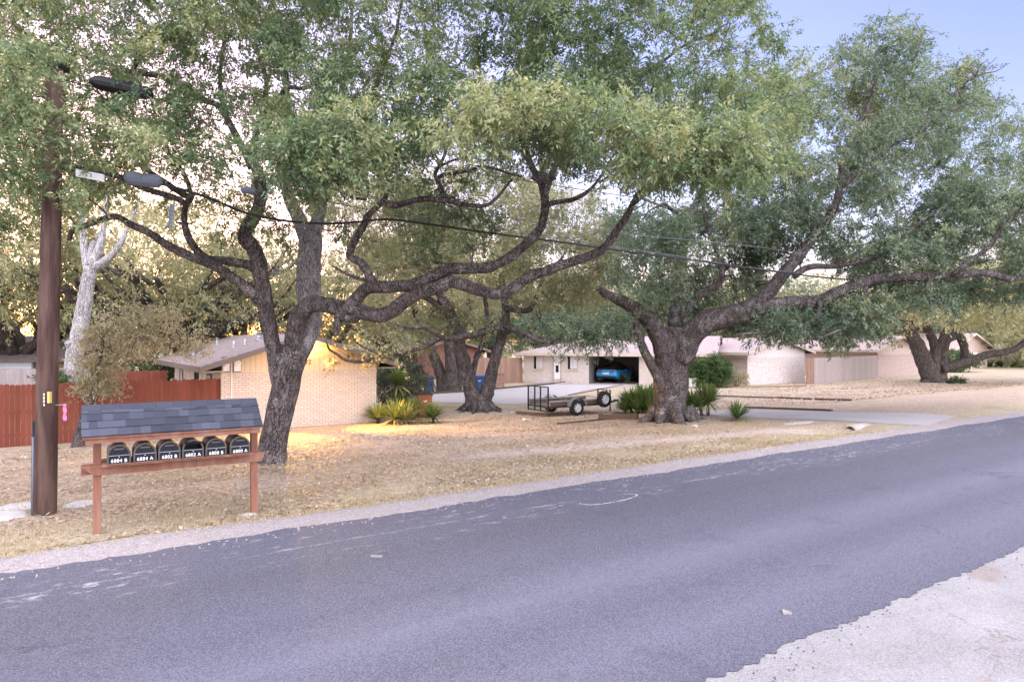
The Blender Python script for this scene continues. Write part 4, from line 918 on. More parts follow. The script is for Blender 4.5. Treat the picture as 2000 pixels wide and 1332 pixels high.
rock('crumbled white patch of rubble on the yard by the drive', 1560, 826, .9, .25, .03, M_STONE, .6, 'rubble_patch', 'rubble')
rock('pale heap of gravel at the left edge beside the pole', 5, 1008, .5, .35, .05, M_STONE, 2.7, 'gravel_heap', 'gravel')
p = G(493, 1004); rock('lump of concrete at the foot of the right mailbox post', 487, 1005, .14, .12, .035, M_STONE, .2)
p = G(735, 1089); tag(MB().box(-.075, .075, -.035, .035, .016, .03).build('litter_scrap', plain('dirty_card', (.22, .205, .20), .8, 0, .35, 40), None, loc=(p.x, p.y, 0)), 'white scrap of litter on the middle of the asphalt', 'litter').rotation_euler = (0, .08, .2)
p = G(1537, 1200); tag(MB().hexa([(-.05, -.03, .016), (.04, -.035, .016), (.06, .03, .016), (-.04, .03, .016), (-.05, -.025, .03), (.03, -.03, .045), (.05, .025, .024), (-.04, .03, .05)]).build('paper_scrap', plain('crumpled_paper', (.25, .225, .20), .8, 0, .25, 30), None, loc=(p.x, p.y, 0)), 'crumpled paper scrap on the asphalt at lower right', 'litter')
p = G(1663, 838); cu, cv_ = to_uv(p.x, p.y)
CV = thing('culvert_pipe', 'broken concrete culvert pipe end in the ditch by the entry drive', 'culvert', (p.x, p.y, -.30), RA)
MB().lathe([(.18, 0), (.245, 0), (.245, 1.0), (.18, 1.0), (.18, 0)], (-.1, 0, .10), 0, 22).build('pipe', M_CULV, CV, True)
MB().lathe([(.20, .02), (.20, .95)], (-.1, 0, .10), 0, 20).lathe([(0, .9), (.19, .9)], (-.1, 0, .10), 0, 16).build('bore_shade', M_BLK, CV)  # black lining and end disc, the pipe's inner shade put in as colour

# ------------------------------------------------------------------ plants: leaves
def leaf_object(name, mat, parent, C, R, T0, T, M, L, base, seed=1, droop=.15, ratio=.38, flat=.75, dens=None):
    """every leaf a small four sided blade set along twigs that spread through each clump"""
    r = np.random.default_rng(seed); C = np.asarray(C, float)-np.asarray(base, float); n = len(C); R = np.broadcast_to(np.asarray(R, float), (n,))
    d = r.normal(size=(n, T, 3)); d[..., 2] *= flat; d /= np.linalg.norm(d, axis=-1, keepdims=True)
    st = C[:, None] + d*R[:, None, None]*.1 + r.normal(size=(n, T, 3))*R[:, None, None]*.22
    ln = R[:, None]*(.65+.7*r.random((n, T)))
    t = r.random((n, T, M))**.75
    pos = st[:, :, None] + d[:, :, None]*(ln[:, :, None]*t)[..., None] + r.normal(size=(n, T, M, 3))*(R*.07)[:, None, None, None]
    pos[..., 2] -= droop*ln[:, :, None]*t*t
    di = d[:, :, None]*.75 + r.normal(size=(n, T, M, 3))*.6; di[..., 2] -= .15; di /= np.linalg.norm(di, axis=-1, keepdims=True)
    no = r.normal(size=(n, T, M, 3))*.65 + np.array((0, -.15, .75)); sd_ = np.cross(di, no); sd_ /= np.linalg.norm(sd_, axis=-1, keepdims=True)+1e-9
    l = L*(.6+.8*r.random((n, T, M)))[..., None]; w = l*ratio*.5
    a = pos; m = pos+di*l*.48; tp = pos+di*l; tp[..., 2] -= l[..., 0]*.12
    V = np.stack([a, m+sd_*w, tp, m-sd_*w], axis=-2).reshape(-1, 3)
    N = n*T*M
    tint = np.clip(np.asarray(T0)[:, None, None] + r.normal(size=(n, T, 1))*.09 + r.normal(size=(n, T, M))*.12, 0, 1).reshape(-1)
    me = bpy.data.meshes.new(name); me.vertices.add(N*4); me.loops.add(N*4); me.polygons.add(N)
    me.vertices.foreach_set('co', V.astype(np.float32).ravel()); me.loops.foreach_set('vertex_index', np.arange(N*4, dtype=np.int32))
    me.polygons.foreach_set('loop_start', np.arange(0, N*4, 4, dtype=np.int32)); me.polygons.foreach_set('loop_total', np.full(N, 4, np.int32))
    at = me.attributes.new('tint', 'FLOAT', 'FACE'); at.data.foreach_set('value', tint.astype(np.float32))
    me.materials.append(mat); me.update(calc_edges=True)
    o = bpy.data.objects.new(name, me); COL.objects.link(o); o.parent = parent
    tw = np.stack([C[:, None]+np.zeros((1, T, 1)), st+d*(ln*.5)[..., None], st+d*ln[..., None]], axis=2); tw[:, :, 2, 2] -= droop*ln
    return o, tw
def twigs(mb, tw, R, r0, frac, seed):
    r = np.random.default_rng(seed)
    for i in range(len(tw)):
        for j in range(tw.shape[1]):
            if r.random() < frac: mb.tube(tw[i, j], [r0, r0*.7, r0*.25], 3, .5, False)
class Skel:
    def __init__(s): s.p = []; s.r = []
    def limb(s, mb, pts, r0, r1, k=10, n=5, lump=.22, flare=None, ease=1.0, seed=0.0, wob=.0):
        c = spline(pts, n); t = np.linspace(0, 1, len(c)); rad = r0+(r1-r0)*t**ease
        if wob:
            for i in range(1, len(c)-1): c[i] += np.array(mnoise.noise_vector(Vector(c[i]*1.1+seed)))*wob
        if flare:
            z0 = c[0][2]; rad = rad*(1+flare*np.exp(-np.maximum(0, c[:, 2]-z0-.25)/.28))
        mb.tube(c, rad, k, .5, True, lump, seed); s.p += list(c); s.r += list(rad); return c
    def branches(s, mb, C, rmax=.06, seed=3, sag=.0, minr=.008, thick=.011):
        r = np.random.default_rng(seed); P_ = np.array(s.p); Rr = np.array(s.r); C = np.asarray(C)
        d0 = np.array([np.min(np.sum((P_-c)**2, 1)) for c in C]); order = np.argsort(d0)
        buf = np.empty((len(P_)+len(C)*4, 3)); buf[:len(P_)] = P_; rb_ = np.empty(len(buf)); rb_[:len(P_)] = Rr; k = len(P_)
        for i in order:
            c = C[i]; dd = np.sum((buf[:k]-c)**2, 1); j = int(np.argmin(dd)); q = buf[j]; L = math.sqrt(dd[j])
            if L < .12: continue
            r0 = min(rb_[j]*.75, minr+thick*L, rmax); off = r.normal(size=(2, 3))*L*.16; off[:, 2] += L*.06
            pts = spline([q, q+(c-q)*.35+off[0], q+(c-q)*.7+off[1], c], 3)
            mb.tube(pts, np.linspace(r0, max(.004, r0*.35), len(pts)), 5 if r0 > .02 else 4, .5, False, .15, i*.7)
            for a, rr_ in ((pts[3], r0*.8), (pts[6], r0*.6), (pts[-1], r0*.4)): buf[k] = a; rb_[k] = rr_; k += 1
def in_poly(x, y, poly):
    p = np.asarray(poly, float); c = np.zeros(len(x), bool); j = len(p)-1
    for i in range(len(p)):
        a = ((p[i, 1] > y) != (p[j, 1] > y)) & (x < (p[j, 0]-p[i, 0])*(y-p[i, 1])/(p[j, 1]-p[i, 1]+1e-9)+p[i, 0]); c ^= a; j = i
    return c
def crown_pts(poly, n, d0, d1, seed, gate=None, gs=.8, bulge=None):
    """clump centres inside an outline, each with a depth of its own; noise opens holes between boughs"""
    r = np.random.default_rng(seed); p = np.asarray(poly, float); out = []
    while len(out) < n:
        x = r.uniform(p[:, 0].min(), p[:, 0].max(), n*2); y = r.uniform(p[:, 1].min(), p[:, 1].max(), n*2); ok = in_poly(x, y, p)
        for px, py in zip(x[ok], y[ok]):
            D = r.uniform(d0, d1); q = P(px, py, D)
            if q.z < gz(q.x, q.y)+1.6: continue
            if gate is not None and mnoise.noise(q*gs+Vector((seed, 0, 0))) < gate: continue
            out.append(q)
            if len(out) >= n: break
    return np.array([tuple(q) for q in out])
def tints(C, base, amp, seed, sc=.55):
    return np.array([base+amp*mnoise.noise(Vector(c)*sc+Vector((seed, 5, 0))) for c in C])
def PL(L, D0, D1=None):
    n = len(L); D1 = D0 if D1 is None else D1; return [tuple(P(x, y, D0+(D1-D0)*i/max(1, n-1))) for i, (x, y) in enumerate(L)]

def clear(C, limbs, rad=20, keep=.15, seed=1):
    """open the foliage in front of the big limbs"""
    r = np.random.default_rng(seed); px = CX+C[:, 0]/C[:, 1]*F; py = CY-(C[:, 2]-H)/C[:, 1]*F; ok = np.ones(len(C), bool)
    for L, D0, D1 in limbs:
        c = spline([(x, y, D0+(D1-D0)*i/(len(L)-1)) for i, (x, y) in enumerate(L)], 5)
        for q in c: ok &= ~((np.hypot(px-q[0], py-q[1]) < rad) & (C[:, 1] < q[2]+.35))
    return C[ok | (r.random(len(C)) < keep)]
# ---- main oak
b = G(530, 904); D = b.y
T1 = thing('live_oak', 'large live oak with long sweeping limbs behind the mailbox stand', 'tree', b)
S = Skel(); tm_ = MB()
S.limb(tm_, [(b.x, b.y, b.z-.3), tuple(P(529, 903, D)), tuple(P(535, 860, D)), tuple(P(546, 805, D)), tuple(P(559, 755, D)), tuple(P(568, 715, D)), tuple(P(577, 680, D))], .31, .33, 20, 6, .13, .28)
S.limb(tm_, PL([(556, 790), (545, 740), (536, 690), (526, 645), (517, 590), (510, 545), (505, 510), (495, 482), (479, 466), (482, 448), (493, 428), (505, 408), (511, 380), (505, 340), (494, 318)], D-.05, D-.9), .20, .125, 14, 5, .2, None, 1.3, 1.0)
S.limb(tm_, PL([(494, 330), (472, 285), (448, 240), (437, 212), (430, 150), (440, 60)], D-.9, D-1.6), .10, .03, 9, 5, .2, None, 1, 2.0)
S.limb(tm_, PL([(496, 330), (501, 260), (522, 216), (545, 192), (562, 172), (600, 172), (640, 140)], D-.9, D-1.2), .09, .03, 9, 5, .2, None, 1, 3.0)
S.limb(tm_, PL([(511, 240), (520, 160), (500, 90), (494, 30), (480, -60)], D-1.0, D-1.2), .06, .02, 8, 5, .2, None, 1, 3.5)
S.limb(tm_, PL([(508, 590), (490, 568), (454, 543), (421, 520), (370, 500), (332, 482), (293, 456), (255, 438), (226, 424), (198, 430), (168, 441), (143, 450), (135, 468)], D-.3, D-2.2), .13, .045, 11, 5, .2, None, 1, 4.0)
S.limb(tm_, PL([(507, 530), (480, 516), (434, 510), (405, 505), (383, 487), (366, 459), (360, 425), (364, 400), (374, 385), (360, 340), (330, 300), (300, 240)], D-.2, D-1.8), .115, .03, 11, 5, .2, None, 1, 5.0)
S.limb(tm_, PL([(374, 388), (345, 372), (316, 352), (285, 330), (261, 311), (255, 270), (230, 220)], D-1.3, D-2.8), .075, .03, 9, 5, .2, None, 1, 5.5)
Rl = [(577, 690), (574, 655), (583, 622), (598, 602), (614, 594), (637, 596), (664, 602), (685, 602)]
S.limb(tm_, PL(Rl, D-.02, D-.6), .22, .185, 14, 5, .2, None, 1, 6.0)
U = [(680, 604), (700, 580), (720, 562), (760, 560), (805, 557), (844, 541), (880, 526), (940, 524), (970, 516), (1000, 500), (1032, 472), (1056, 444), (1065, 402), (1061, 370), (1052, 350), (1036, 320), (1022, 280), (1014, 240), (1030, 190), (1060, 120)]
S.limb(tm_, PL(U, D-.6, D-2.8), .15, .03, 13, 5, .22, None, 1.5, 7.0)
S.limb(tm_, PL([(1046, 356), (1055, 344), (1072, 350), (1085, 345)], D-2.3, D-2.4), .12, .06, 10, 5, .35, None, 1, 7.5)
S.limb(tm_, PL([(1062, 408), (1080, 397), (1116, 391), (1143, 378), (1170, 350), (1200, 300)], D-2.3, D-2.8), .065, .02, 9, 5, .2, None, 1, 8.0)
Lw = [(685, 602), (724, 615), (760, 611), (784, 592), (820, 573), (856, 561), (880, 551), (910, 558), (940, 569), (972, 574), (999, 565), (1026, 545), (1068, 529), (1110, 514), (1155, 499), (1185, 480), (1206, 449), (1224, 424), (1238, 395), (1255, 370), (1290, 330), (1330, 260)]
S.limb(tm_, PL(Lw, D-.6, D-3.2), .17, .035, 13, 5, .2, None, 1.25, 9.0)
S.limb(tm_, PL([(672, 600), (662, 622), (660, 640), (655, 655)], D-.6, D-.75), .17, .04, 12, 4, .45, None, .7, 10.0)
S.limb(tm_, PL([(650, 598), (668, 618), (690, 622), (700, 610)], D-.7, D-.75), .10, .10, 10, 4, .45, None, 1, 10.5)
Sb = [(733, 560), (720, 535), (704, 512), (684, 500), (691, 476), (708, 445), (718, 423), (738, 402), (752, 388), (757, 362), (745, 320), (760, 270), (770, 200)]
S.limb(tm_, PL(Sb, D-.8, D-1.9), .105, .025, 11, 5, .22, None, 1.2, 11.0)
S.limb(tm_, PL([(748, 392), (766, 402), (784, 399), (820, 390), (862, 391), (904, 399), (946, 402), (970, 387), (1000, 350)], D-1.5, D-2.6), .085, .025, 10, 5, .2, None, 1, 12.0)
S.limb(tm_, PL([(868, 388), (860, 364), (850, 340), (862, 318), (869, 290), (850, 240), (880, 180)], D-2.0, D-2.6), .055, .02, 8, 5, .2, None, 1, 13.0)
S.limb(tm_, PL([(857, 345), (880, 340), (910, 335), (949, 326), (997, 340), (1020, 345)], D-2.1, D-2.6), .042, .02, 8, 5, .2, None, 1, 14.0)
S.limb(tm_, PL([(858, 325), (890, 312), (920, 308), (945, 314), (978, 310)], D-2.1, D-2.4), .03, .012, 7, 5, .2, None, 1, 14.5)
vm_ = MB(); LV = [(579, 690), (600, 640), (606, 600), (602, 555), (604, 510), (607, 468)]
S.limb(vm_, PL(LV, D+.15, D+.9), .30, .30, 16, 5, .14, None, 1, 15.0)
S.limb(vm_, PL([(603, 480), (588, 435), (570, 398), (555, 350), (548, 280), (560, 180), (550, 60)], D+.85, D+1.3), .21, .05, 11, 5, .2, None, 1, 16.0)
S.limb(vm_, PL([(611, 480), (619, 435), (628, 398), (634, 340), (650, 250), (680, 120), (690, -20)], D+.9, D+2.0), .19, .04, 11, 5, .2, None, 1, 17.0)
# inner boughs that carry the hidden upper crown
for L_, a_, c_ in (([(1062, 400), (1100, 300), (1180, 200), (1300, 120), (1400, 60)], D-2.4, D-2.0), ([(757, 362), (720, 250), (760, 100), (800, -50)], D-1.9, D-1.0), ([(1238, 395), (1330, 330), (1420, 270), (1500, 220)], D-3.0, D-2.6), ([(628, 398), (720, 300), (850, 180), (950, 60)], D+1.0, D+2.5), ([(437, 212), (330, 160), (220, 130), (100, 100), (-40, 60)], D-1.4, D-3.6), ([(364, 400), (270, 360), (170, 330), (60, 330), (-60, 350)], D-1.6, D-3.4)):
    S.limb(tm_, PL(L_, a_, c_), .07, .02, 8, 6, .2, None, 1, a_, .12)
POLY1 = [(-160, -260), (1380, -260), (1465, -20), (1525, 60), (1550, 130), (1572, 230), (1540, 320), (1440, 365), (1340, 350), (1250, 372), (1150, 345), (1060, 330), (960, 310), (900, 290), (840, 285), (770, 345), (700, 365), (640, 372), (570, 335), (480, 300), (420, 335), (340, 330), (260, 330), (210, 400), (100, 420), (0, 460), (-160, 480)]
C1 = crown_pts(POLY1, 1800, 11.0, 18.5, 11, -.07, .85)
kk = np.random.default_rng(99).random(len(C1)); C1 = C1[(CX+C1[:, 0]/C1[:, 1]*F > 340) | (kk < .85)]
C1b = crown_pts([(520, 250), (820, 200), (1100, 180), (1480, 240), (1560, 290), (1430, 350), (1300, 340), (1180, 320), (1000, 280), (860, 270), (780, 330), (620, 365), (540, 330)], 170, 9.6, 11.4, 12, -.05, 1.0)
C1c = crown_pts([(-160, 60), (260, 120), (330, 300), (240, 380), (110, 410), (-160, 420)], 75, 9.8, 12.0, 13, .0, 1.0)
C1d = crown_pts([(200, 330), (700, 350), (900, 300), (1060, 330), (960, 480), (760, 520), (560, 480), (330, 440)], 90, 14.5, 18, 14, .0, .9)
Ca = np.concatenate([C1, C1b, C1c, C1d]); Ca = clear(Ca, [(U[:16], D-.6, D-2.4), (Lw[:19], D-.6, D-2.9), (Sb[:10], D-.8, D-1.6)], 38); Ca = clear(Ca, [(LV+[(590, 440), (570, 398)], D+.2, D+1.0), ([(607, 468), (619, 435), (628, 398)], D+.9, D+1)], 36, .1); Ca = clear(Ca, [([(104, 150), (100, 270), (96, 400)], 11.1, 11.1)], 26, .3)
r_ = np.random.default_rng(4); Ra = r_.uniform(.24, .54, len(Ca))
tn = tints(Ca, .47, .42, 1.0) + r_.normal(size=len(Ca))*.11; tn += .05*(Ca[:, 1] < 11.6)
px_ = CX + Ca[:, 0]/Ca[:, 1]*F; tn += .10*(px_ < 350)  # leaves lightened at left, backlight put into the tint
S.branches(tm_, Ca[r_.permutation(len(Ca))[:110]], .085, 15, minr=.022, thick=.030); S.branches(tm_, Ca, .05, 5, minr=.011, thick=.015)
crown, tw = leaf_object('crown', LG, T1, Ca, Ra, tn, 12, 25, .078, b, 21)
tm_.shift(b); twigs(tm_, tw, Ra, .0055, .35, 3); tm_.build('trunk', M_BARK, T1, True); vm_.shift(b); tag(vm_.build('limb', M_BARKMID, T1, True), 'upright limb with backlight flare painted in pale gray')

# ---- second oak
b = G(1312, 821); D = b.y
T2 = thing('live_oak', 'massive thick trunked live oak beside the trailer and yuccas', 'tree', b)
S = Skel(); tm_ = MB()
S.limb(tm_, [(b.x, b.y, b.z-.4), tuple(P(1311, 818, D)), tuple(P(1309, 785, D)), tuple(P(1310, 745, D)), tuple(P(1313, 705, D)), tuple(P(1316, 665, D)), tuple(P(1318, 640, D))], .60, .62, 26, 6, .18, .30)
for a_ in np.linspace(0, 2*PI, 9)[:-1]:
    e = .45+.35*math.sin(a_*3); p0 = Vector((b.x+math.cos(a_)*.55, b.y+math.sin(a_)*.55, b.z+.45)); p1 = Vector((b.x+math.cos(a_)*(.75+e*.4), b.y+math.sin(a_)*(.75+e*.4), 0)); p1.z = gz(p1.x, p1.y)+.06; p2 = Vector((b.x+math.cos(a_+.1)*(.9+e), b.y+math.sin(a_+.1)*(.9+e), 0)); p2.z = gz(p2.x, p2.y)-.08
    S.limb(tm_, [tuple(p0), tuple(p1), tuple(p2)], .28, .06, 9, 5, .25)
S.limb(tm_, PL([(1300, 690), (1285, 650), (1268, 625), (1240, 604), (1205, 583), (1182, 574), (1168, 562)], D-.1, D-1.2), .40, .10, 14, 5, .2, None, 1.0, 1.0)
S.limb(tm_, PL([(1298, 765), (1284, 735), (1268, 705), (1254, 675), (1248, 655), (1240, 620)], D-.3, D-.8), .20, .12, 12, 5, .2, None, 1, 2.0)
S.limb(tm_, PL([(1256, 662), (1208, 657), (1160, 650), (1124, 652), (1095, 664), (1060, 668), (1030, 655)], D-.6, D-1.6), .15, .06, 10, 5, .2, None, 1, 2.5)
S.limb(tm_, PL([(1330, 700), (1345, 660), (1380, 630), (1425, 617), (1465, 612)], D-.2, D-1.2), .50, .36, 16, 5, .18, None, 1, 3.0)
S.limb(tm_, PL([(1440, 612), (1470, 596), (1500, 572), (1530, 535), (1560, 500), (1585, 465), (1612, 435), (1632, 400), (1640, 365), (1650, 300), (1690, 220), (1720, 130)], D-1.1, D-2.0), .28, .05, 13, 5, .2, None, 1, 4.0)
S.limb(tm_, PL([(1455, 612), (1500, 598), (1550, 592), (1600, 588), (1640, 570), (1690, 550), (1740, 542), (1800, 541), (1860, 538), (1920, 533), (1975, 545), (2020, 530)], D-1.1, D-3.2), .28, .08, 13, 5, .2, None, 1, 5.0)
S.limb(tm_, PL([(1820, 541), (1810, 560), (1812, 580), (1820, 600)], D-2.6, D-2.7), .10, .02, 8, 4, .2, None, 1, 5.5)
S.limb(tm_, PL([(1548, 540), (1580, 522), (1630, 520), (1690, 508), (1740, 485), (1790, 440), (1850, 400)], D-1.5, D-2.6), .12, .04, 10, 5, .2, None, 1, 6.0)
S.limb(tm_, PL([(1330, 620), (1365, 580), (1400, 556), (1411, 540), (1403, 505), (1392, 469), (1378, 433), (1374, 376), (1390, 300)], D-.6, D-2.4), .13, .04, 10, 5, .22, None, 1, 7.0)
S.limb(tm_, PL([(1600, 440), (1582, 425), (1578, 395), (1560, 350), (1540, 290)], D-1.8, D-1.2), .11, .03, 9, 5, .2, None, 1, 7.5)
S.limb(tm_, PL([(1320, 650), (1320, 590), (1330, 520), (1345, 430), (1400, 330), (1480, 250)], D+.2, D+1.5), .3, .06, 11, 5, .2, None, 1, 8.0)
for L_, a_, c_ in (([(1640, 365), (1720, 300), (1820, 240), (1900, 200)], D-2, D-2.5), ([(1860, 538), (1930, 480), (2000, 400), (2080, 330)], D-2.8, D-3.5), ([(1345, 430), (1300, 400), (1260, 420)], D+1, D-1), ([(1600, 588), (1590, 620), (1560, 640), (1500, 648), (1440, 655)], D-1.8, D-3), ([(1690, 550), (1680, 600), (1650, 640), (1600, 660)], D-2, D-3.5)):
    S.limb(tm_, PL(L_, a_, c_), .09, .025, 8, 5, .2, None, 1, a_, .12)
LR2 = [(1455, 612), (1500, 598), (1550, 592), (1600, 588), (1640, 570), (1690, 550), (1740, 542), (1800, 541), (1860, 538), (1920, 533)]
LU2 = [(1440, 612), (1470, 596), (1500, 572), (1530, 535), (1560, 500), (1585, 465), (1612, 435), (1632, 400), (1640, 365)]
LV2 = [(1330, 620), (1365, 580), (1400, 556), (1411, 540), (1403, 505), (1392, 469), (1378, 433), (1374, 376)]
LL2 = [(1320, 680), (1300, 690), (1285, 650), (1268, 625), (1240, 604), (1205, 583)]
LT2 = [(1330, 720), (1330, 700), (1345, 660), (1380, 630), (1425, 617), (1465, 612)]
for L_ in ([(1840, 210), (1880, 165), (1925, 132), (1948, 112)], [(1880, 165), (1920, 145), (1945, 140), (1972, 124)], [(1905, 150), (1915, 128), (1930, 118)], [(1790, 110), (1800, 70), (1788, 45)]): S.limb(tm_, PL(L_, D-1.5, D-1.8), .03, .008, 5, 4, .1)
POLY2 = [(1440, 330), (1470, 200), (1540, 150), (1600, 130), (1640, 105), (1690, 45), (1745, 25), (1785, 45), (1792, 90), (1800, 125), (1840, 140), (1875, 120), (1905, 112), (1930, 170), (1960, 225), (2010, 235), (2080, 300), (2160, 380), (2180, 560), (2000, 575), (1900, 585), (1800, 600), (1700, 575), (1600, 500), (1500, 480), (1440, 420)]
C2 = crown_pts(POLY2, 1020, 21.5, 31, 22, .0, .5)
C2b = crown_pts([(1190, 420), (1440, 390), (1560, 470), (1480, 560), (1400, 600), (1300, 610), (1230, 580), (1180, 500)], 300, 22, 30, 23, -.02, .6)
C2c = crown_pts([(1380, 640), (1480, 620), (1600, 605), (1740, 580), (1760, 610), (1700, 632), (1580, 645), (1470, 645), (1400, 640)], 130, 22, 27, 24, .0, .7)
C2c = np.concatenate([C2c, crown_pts([(1480, 640), (1720, 630), (1740, 655), (1640, 672), (1500, 668)], 26, 23, 27, 29, None)])
C2d = crown_pts([(1060, 620), (1250, 620), (1260, 655), (1180, 668), (1090, 670)], 40, 23, 26, 25, None)
Ca = np.concatenate([C2, C2b, C2c, C2d]); Ca = clear(Ca, [(LR2, D-1.1, D-3), (LU2, D-1.1, D-2), (LV2, D-.6, D-2.4), (LL2, D-.1, D-.8), (LT2, D-.2, D-1.2)], 30, .1)
r_ = np.random.default_rng(6); Ra = r_.uniform(.32, .72, len(Ca)); tn = tints(Ca, .45, .42, 2.0) + r_.normal(size=len(Ca))*.11
S.branches(tm_, Ca[r_.permutation(len(Ca))[:80]], .14, 16, minr=.035, thick=.035); S.branches(tm_, Ca, .07, 6, minr=.015, thick=.016)
crown, tw = leaf_object('crown', LG2, T2, Ca, Ra, tn, 12, 23, .110, b, 22)
tm_.shift(b); twigs(tm_, tw, Ra, .008, .3, 4); tm_.build('trunk', M_BARK, T2, True)

# ---- forked oak in the middle
b = G(935, 800); D = b.y
T3 = thing('live_oak', 'forked live oak with two leaning trunks between the yuccas and trailer', 'tree', b)
S = Skel(); tm_ = MB()
S.limb(tm_, [(b.x, b.y, b.z-.4), tuple(P(935, 798, D)), tuple(P(933, 782, D)), tuple(P(932, 768, D))], .56, .52, 18, 5, .18, .35)
S.limb(tm_, PL([(927, 790), (918, 750), (908, 712), (900, 680), (893, 650), (884, 620), (872, 595), (855, 570), (830, 540), (800, 490)], D-.1, D-.8), .40, .12, 14, 5, .18, None, .8, 1.0)
S.limb(tm_, PL([(943, 790), (953, 760), (961, 725), (970, 690), (980, 656), (988, 620), (986, 590), (980, 540), (990, 470)], D-.05, D+.5), .36, .12, 14, 5, .18, None, .8, 2.0)
for a_ in np.linspace(.3, 2*PI+.3, 10)[:-1]:
    p0 = Vector((b.x+math.cos(a_)*.45, b.y+math.sin(a_)*.45, b.z+.35)); p2 = Vector((b.x+math.cos(a_)*1.15, b.y+math.sin(a_)*1.15, 0)); p2.z = gz(p2.x, p2.y)-.04; p1 = (p0+p2)/2; p1.z = gz(p1.x, p1.y)+.12
    S.limb(tm_, [tuple(p0), tuple(p1), tuple(p2)], .15, .04, 8, 5, .3, None, 1, a_, .05)
S.limb(tm_, PL([(983, 648), (972, 640), (944, 649), (908, 657), (880, 662), (860, 661), (831, 675), (800, 685), (760, 694), (735, 700), (706, 706), (675, 703), (655, 690), (643, 682), (636, 664)], D-.2, D-6.5), .17, .035, 10, 5, .2, None, 1, 3.0)
S.limb(tm_, PL([(748, 697), (700, 672), (688, 655)], D-5.0, D-5.8), .05, .02, 7, 5, .2, None, 1, 3.3)
S.limb(tm_, PL([(868, 662), (830, 640), (800, 640), (760, 630)], D-3.2, D-5), .10, .04, 8, 5, .2, None, 1, 3.5)
S.limb(tm_, PL([(985, 640), (1000, 643), (1040, 656), (1070, 663), (1110, 665)], D-.1, D-2), .13, .06, 9, 5, .2, None, 1, 4.0)
S.limb(tm_, PL([(920, 745), (930, 700), (945, 660), (950, 600), (930, 530), (900, 460)], D+.4, D+2.0), .17, .06, 10, 5, .2, None, 1, 5.0)
S.limb(tm_, PL([(986, 600), (1029, 607), (1044, 589), (1053, 568), (1062, 545), (1100, 500)], D, D-1.0), .16, .05, 9, 5, .2, None, 1, 6.0)
S.limb(tm_, PL([(1045, 580), (1056, 615), (1060, 650)], D-.5, D-.7), .06, .015, 7, 4, .2, None, 1, 6.3); S.limb(tm_, PL([(1056, 566), (1075, 590), (1082, 620)], D-.5, D-.7), .05, .012, 7, 4, .2, None, 1, 6.6)
S.limb(tm_, PL([(884, 615), (850, 560), (830, 500), (810, 460)], D, D+1), .2, .05, 9, 5, .2, None, 1, 7.0)
S.limb(tm_, PL([(893, 640), (860, 600), (810, 570), (760, 560), (690, 540), (650, 520)], D, D-2), .18, .05, 9, 5, .2, None, 1, 7.4)
C3 = crown_pts([(600, 400), (740, 345), (900, 335), (1060, 350), (1200, 400), (1230, 500), (1160, 560), (1040, 560), (960, 560), (900, 540), (780, 540), (700, 520)], 600, 28, 39, 31, .0, .5)
C3b = crown_pts([(790, 630), (900, 600), (960, 640), (900, 655), (800, 670)], 34, 30, 36, 32, .0, .6)
C3c = crown_pts([(680, 665), (760, 650), (860, 640), (860, 660), (790, 688), (720, 703), (670, 700)], 8, 26, 28, 33, None)
C3d = crown_pts([(960, 560), (1200, 540), (1180, 600), (1110, 610), (1000, 600)], 55, 28, 38, 34, .05, .6)
Ca = np.concatenate([C3, C3b, C3c, C3d]); Ra = np.random.default_rng(7).uniform(.5, .95, len(Ca)); tn = tints(Ca, .45, .4, 3.0)
S.branches(tm_, Ca[::9], .14, 17, minr=.035, thick=.035); S.branches(tm_, Ca, .08, 7, minr=.015, thick=.016)
crown, tw = leaf_object('crown', LO, T3, Ca, Ra, tn, 10, 18, .14, b, 23)
tm_.shift(b); twigs(tm_, tw, Ra, .010, .25, 5); tm_.build('trunk', M_BARK, T3, True)

# ---- multi trunk oak at right
b = G(1815, 746); D = b.y
T4 = thing('live_oak', 'multi trunk live oak with a low limb reaching right before the pink house', 'tree', b)
S = Skel(); tm_ = MB()
S.limb(tm_, PL([(1822, 748), (1820, 742), (1808, 715), (1796, 685), (1785, 662), (1775, 640), (1760, 600)], D, D-.5), .75, .4, 14, 5, .2, .3, 1, 1.0)
S.limb(tm_, PL([(1822, 748), (1823, 735), (1825, 700), (1827, 680), (1820, 660), (1805, 630)], D-.3, D), .50, .3, 14, 5, .2, .3, 1, 2.0)
S.limb(tm_, PL([(1832, 748), (1836, 730), (1840, 690), (1848, 662), (1870, 620)], D+.2, D+.6), .55, .3, 14, 5, .2, .3, 1, 3.0)
S.limb(tm_, PL([(1838, 722), (1870, 712), (1900, 703), (1930, 692), (1960, 688), (1985, 680), (2010, 662), (2060, 640)], D, D-1.5), .40, .16, 12, 5, .2, None, 1, 4.0)
S.limb(tm_, PL([(1845, 665), (1870, 655), (1880, 668), (1884, 690), (1880, 712)], D+.5, D+1), .35, .3, 10, 5, .2, None, 1, 5.0)
S.limb(tm_, PL([(1826, 685), (1838, 665), (1850, 640), (1900, 600)], D-.2, D-1), .32, .1, 10, 5, .2, None, 1, 6.0)
for sg in (-1, 1): S.limb(tm_, PL([(1820+sg*8, 745), (1820+sg*25, 752), (1820+sg*50, 757)], D-.4, D-1.5), .3, .05, 8, 4, .2, None, 1, 7+sg)
C4 = crown_pts([(1730, 560), (1850, 520), (2000, 510), (2160, 540), (2180, 600), (2050, 622), (1990, 630), (1900, 628), (1850, 618), (1770, 622), (1735, 610)], 290, 46, 58, 41, -.05, .35)
Ca = C4; Ra = np.random.default_rng(8).uniform(.8, 1.4, len(Ca)); tn = tints(Ca, .50, .4, 4.0, .3)
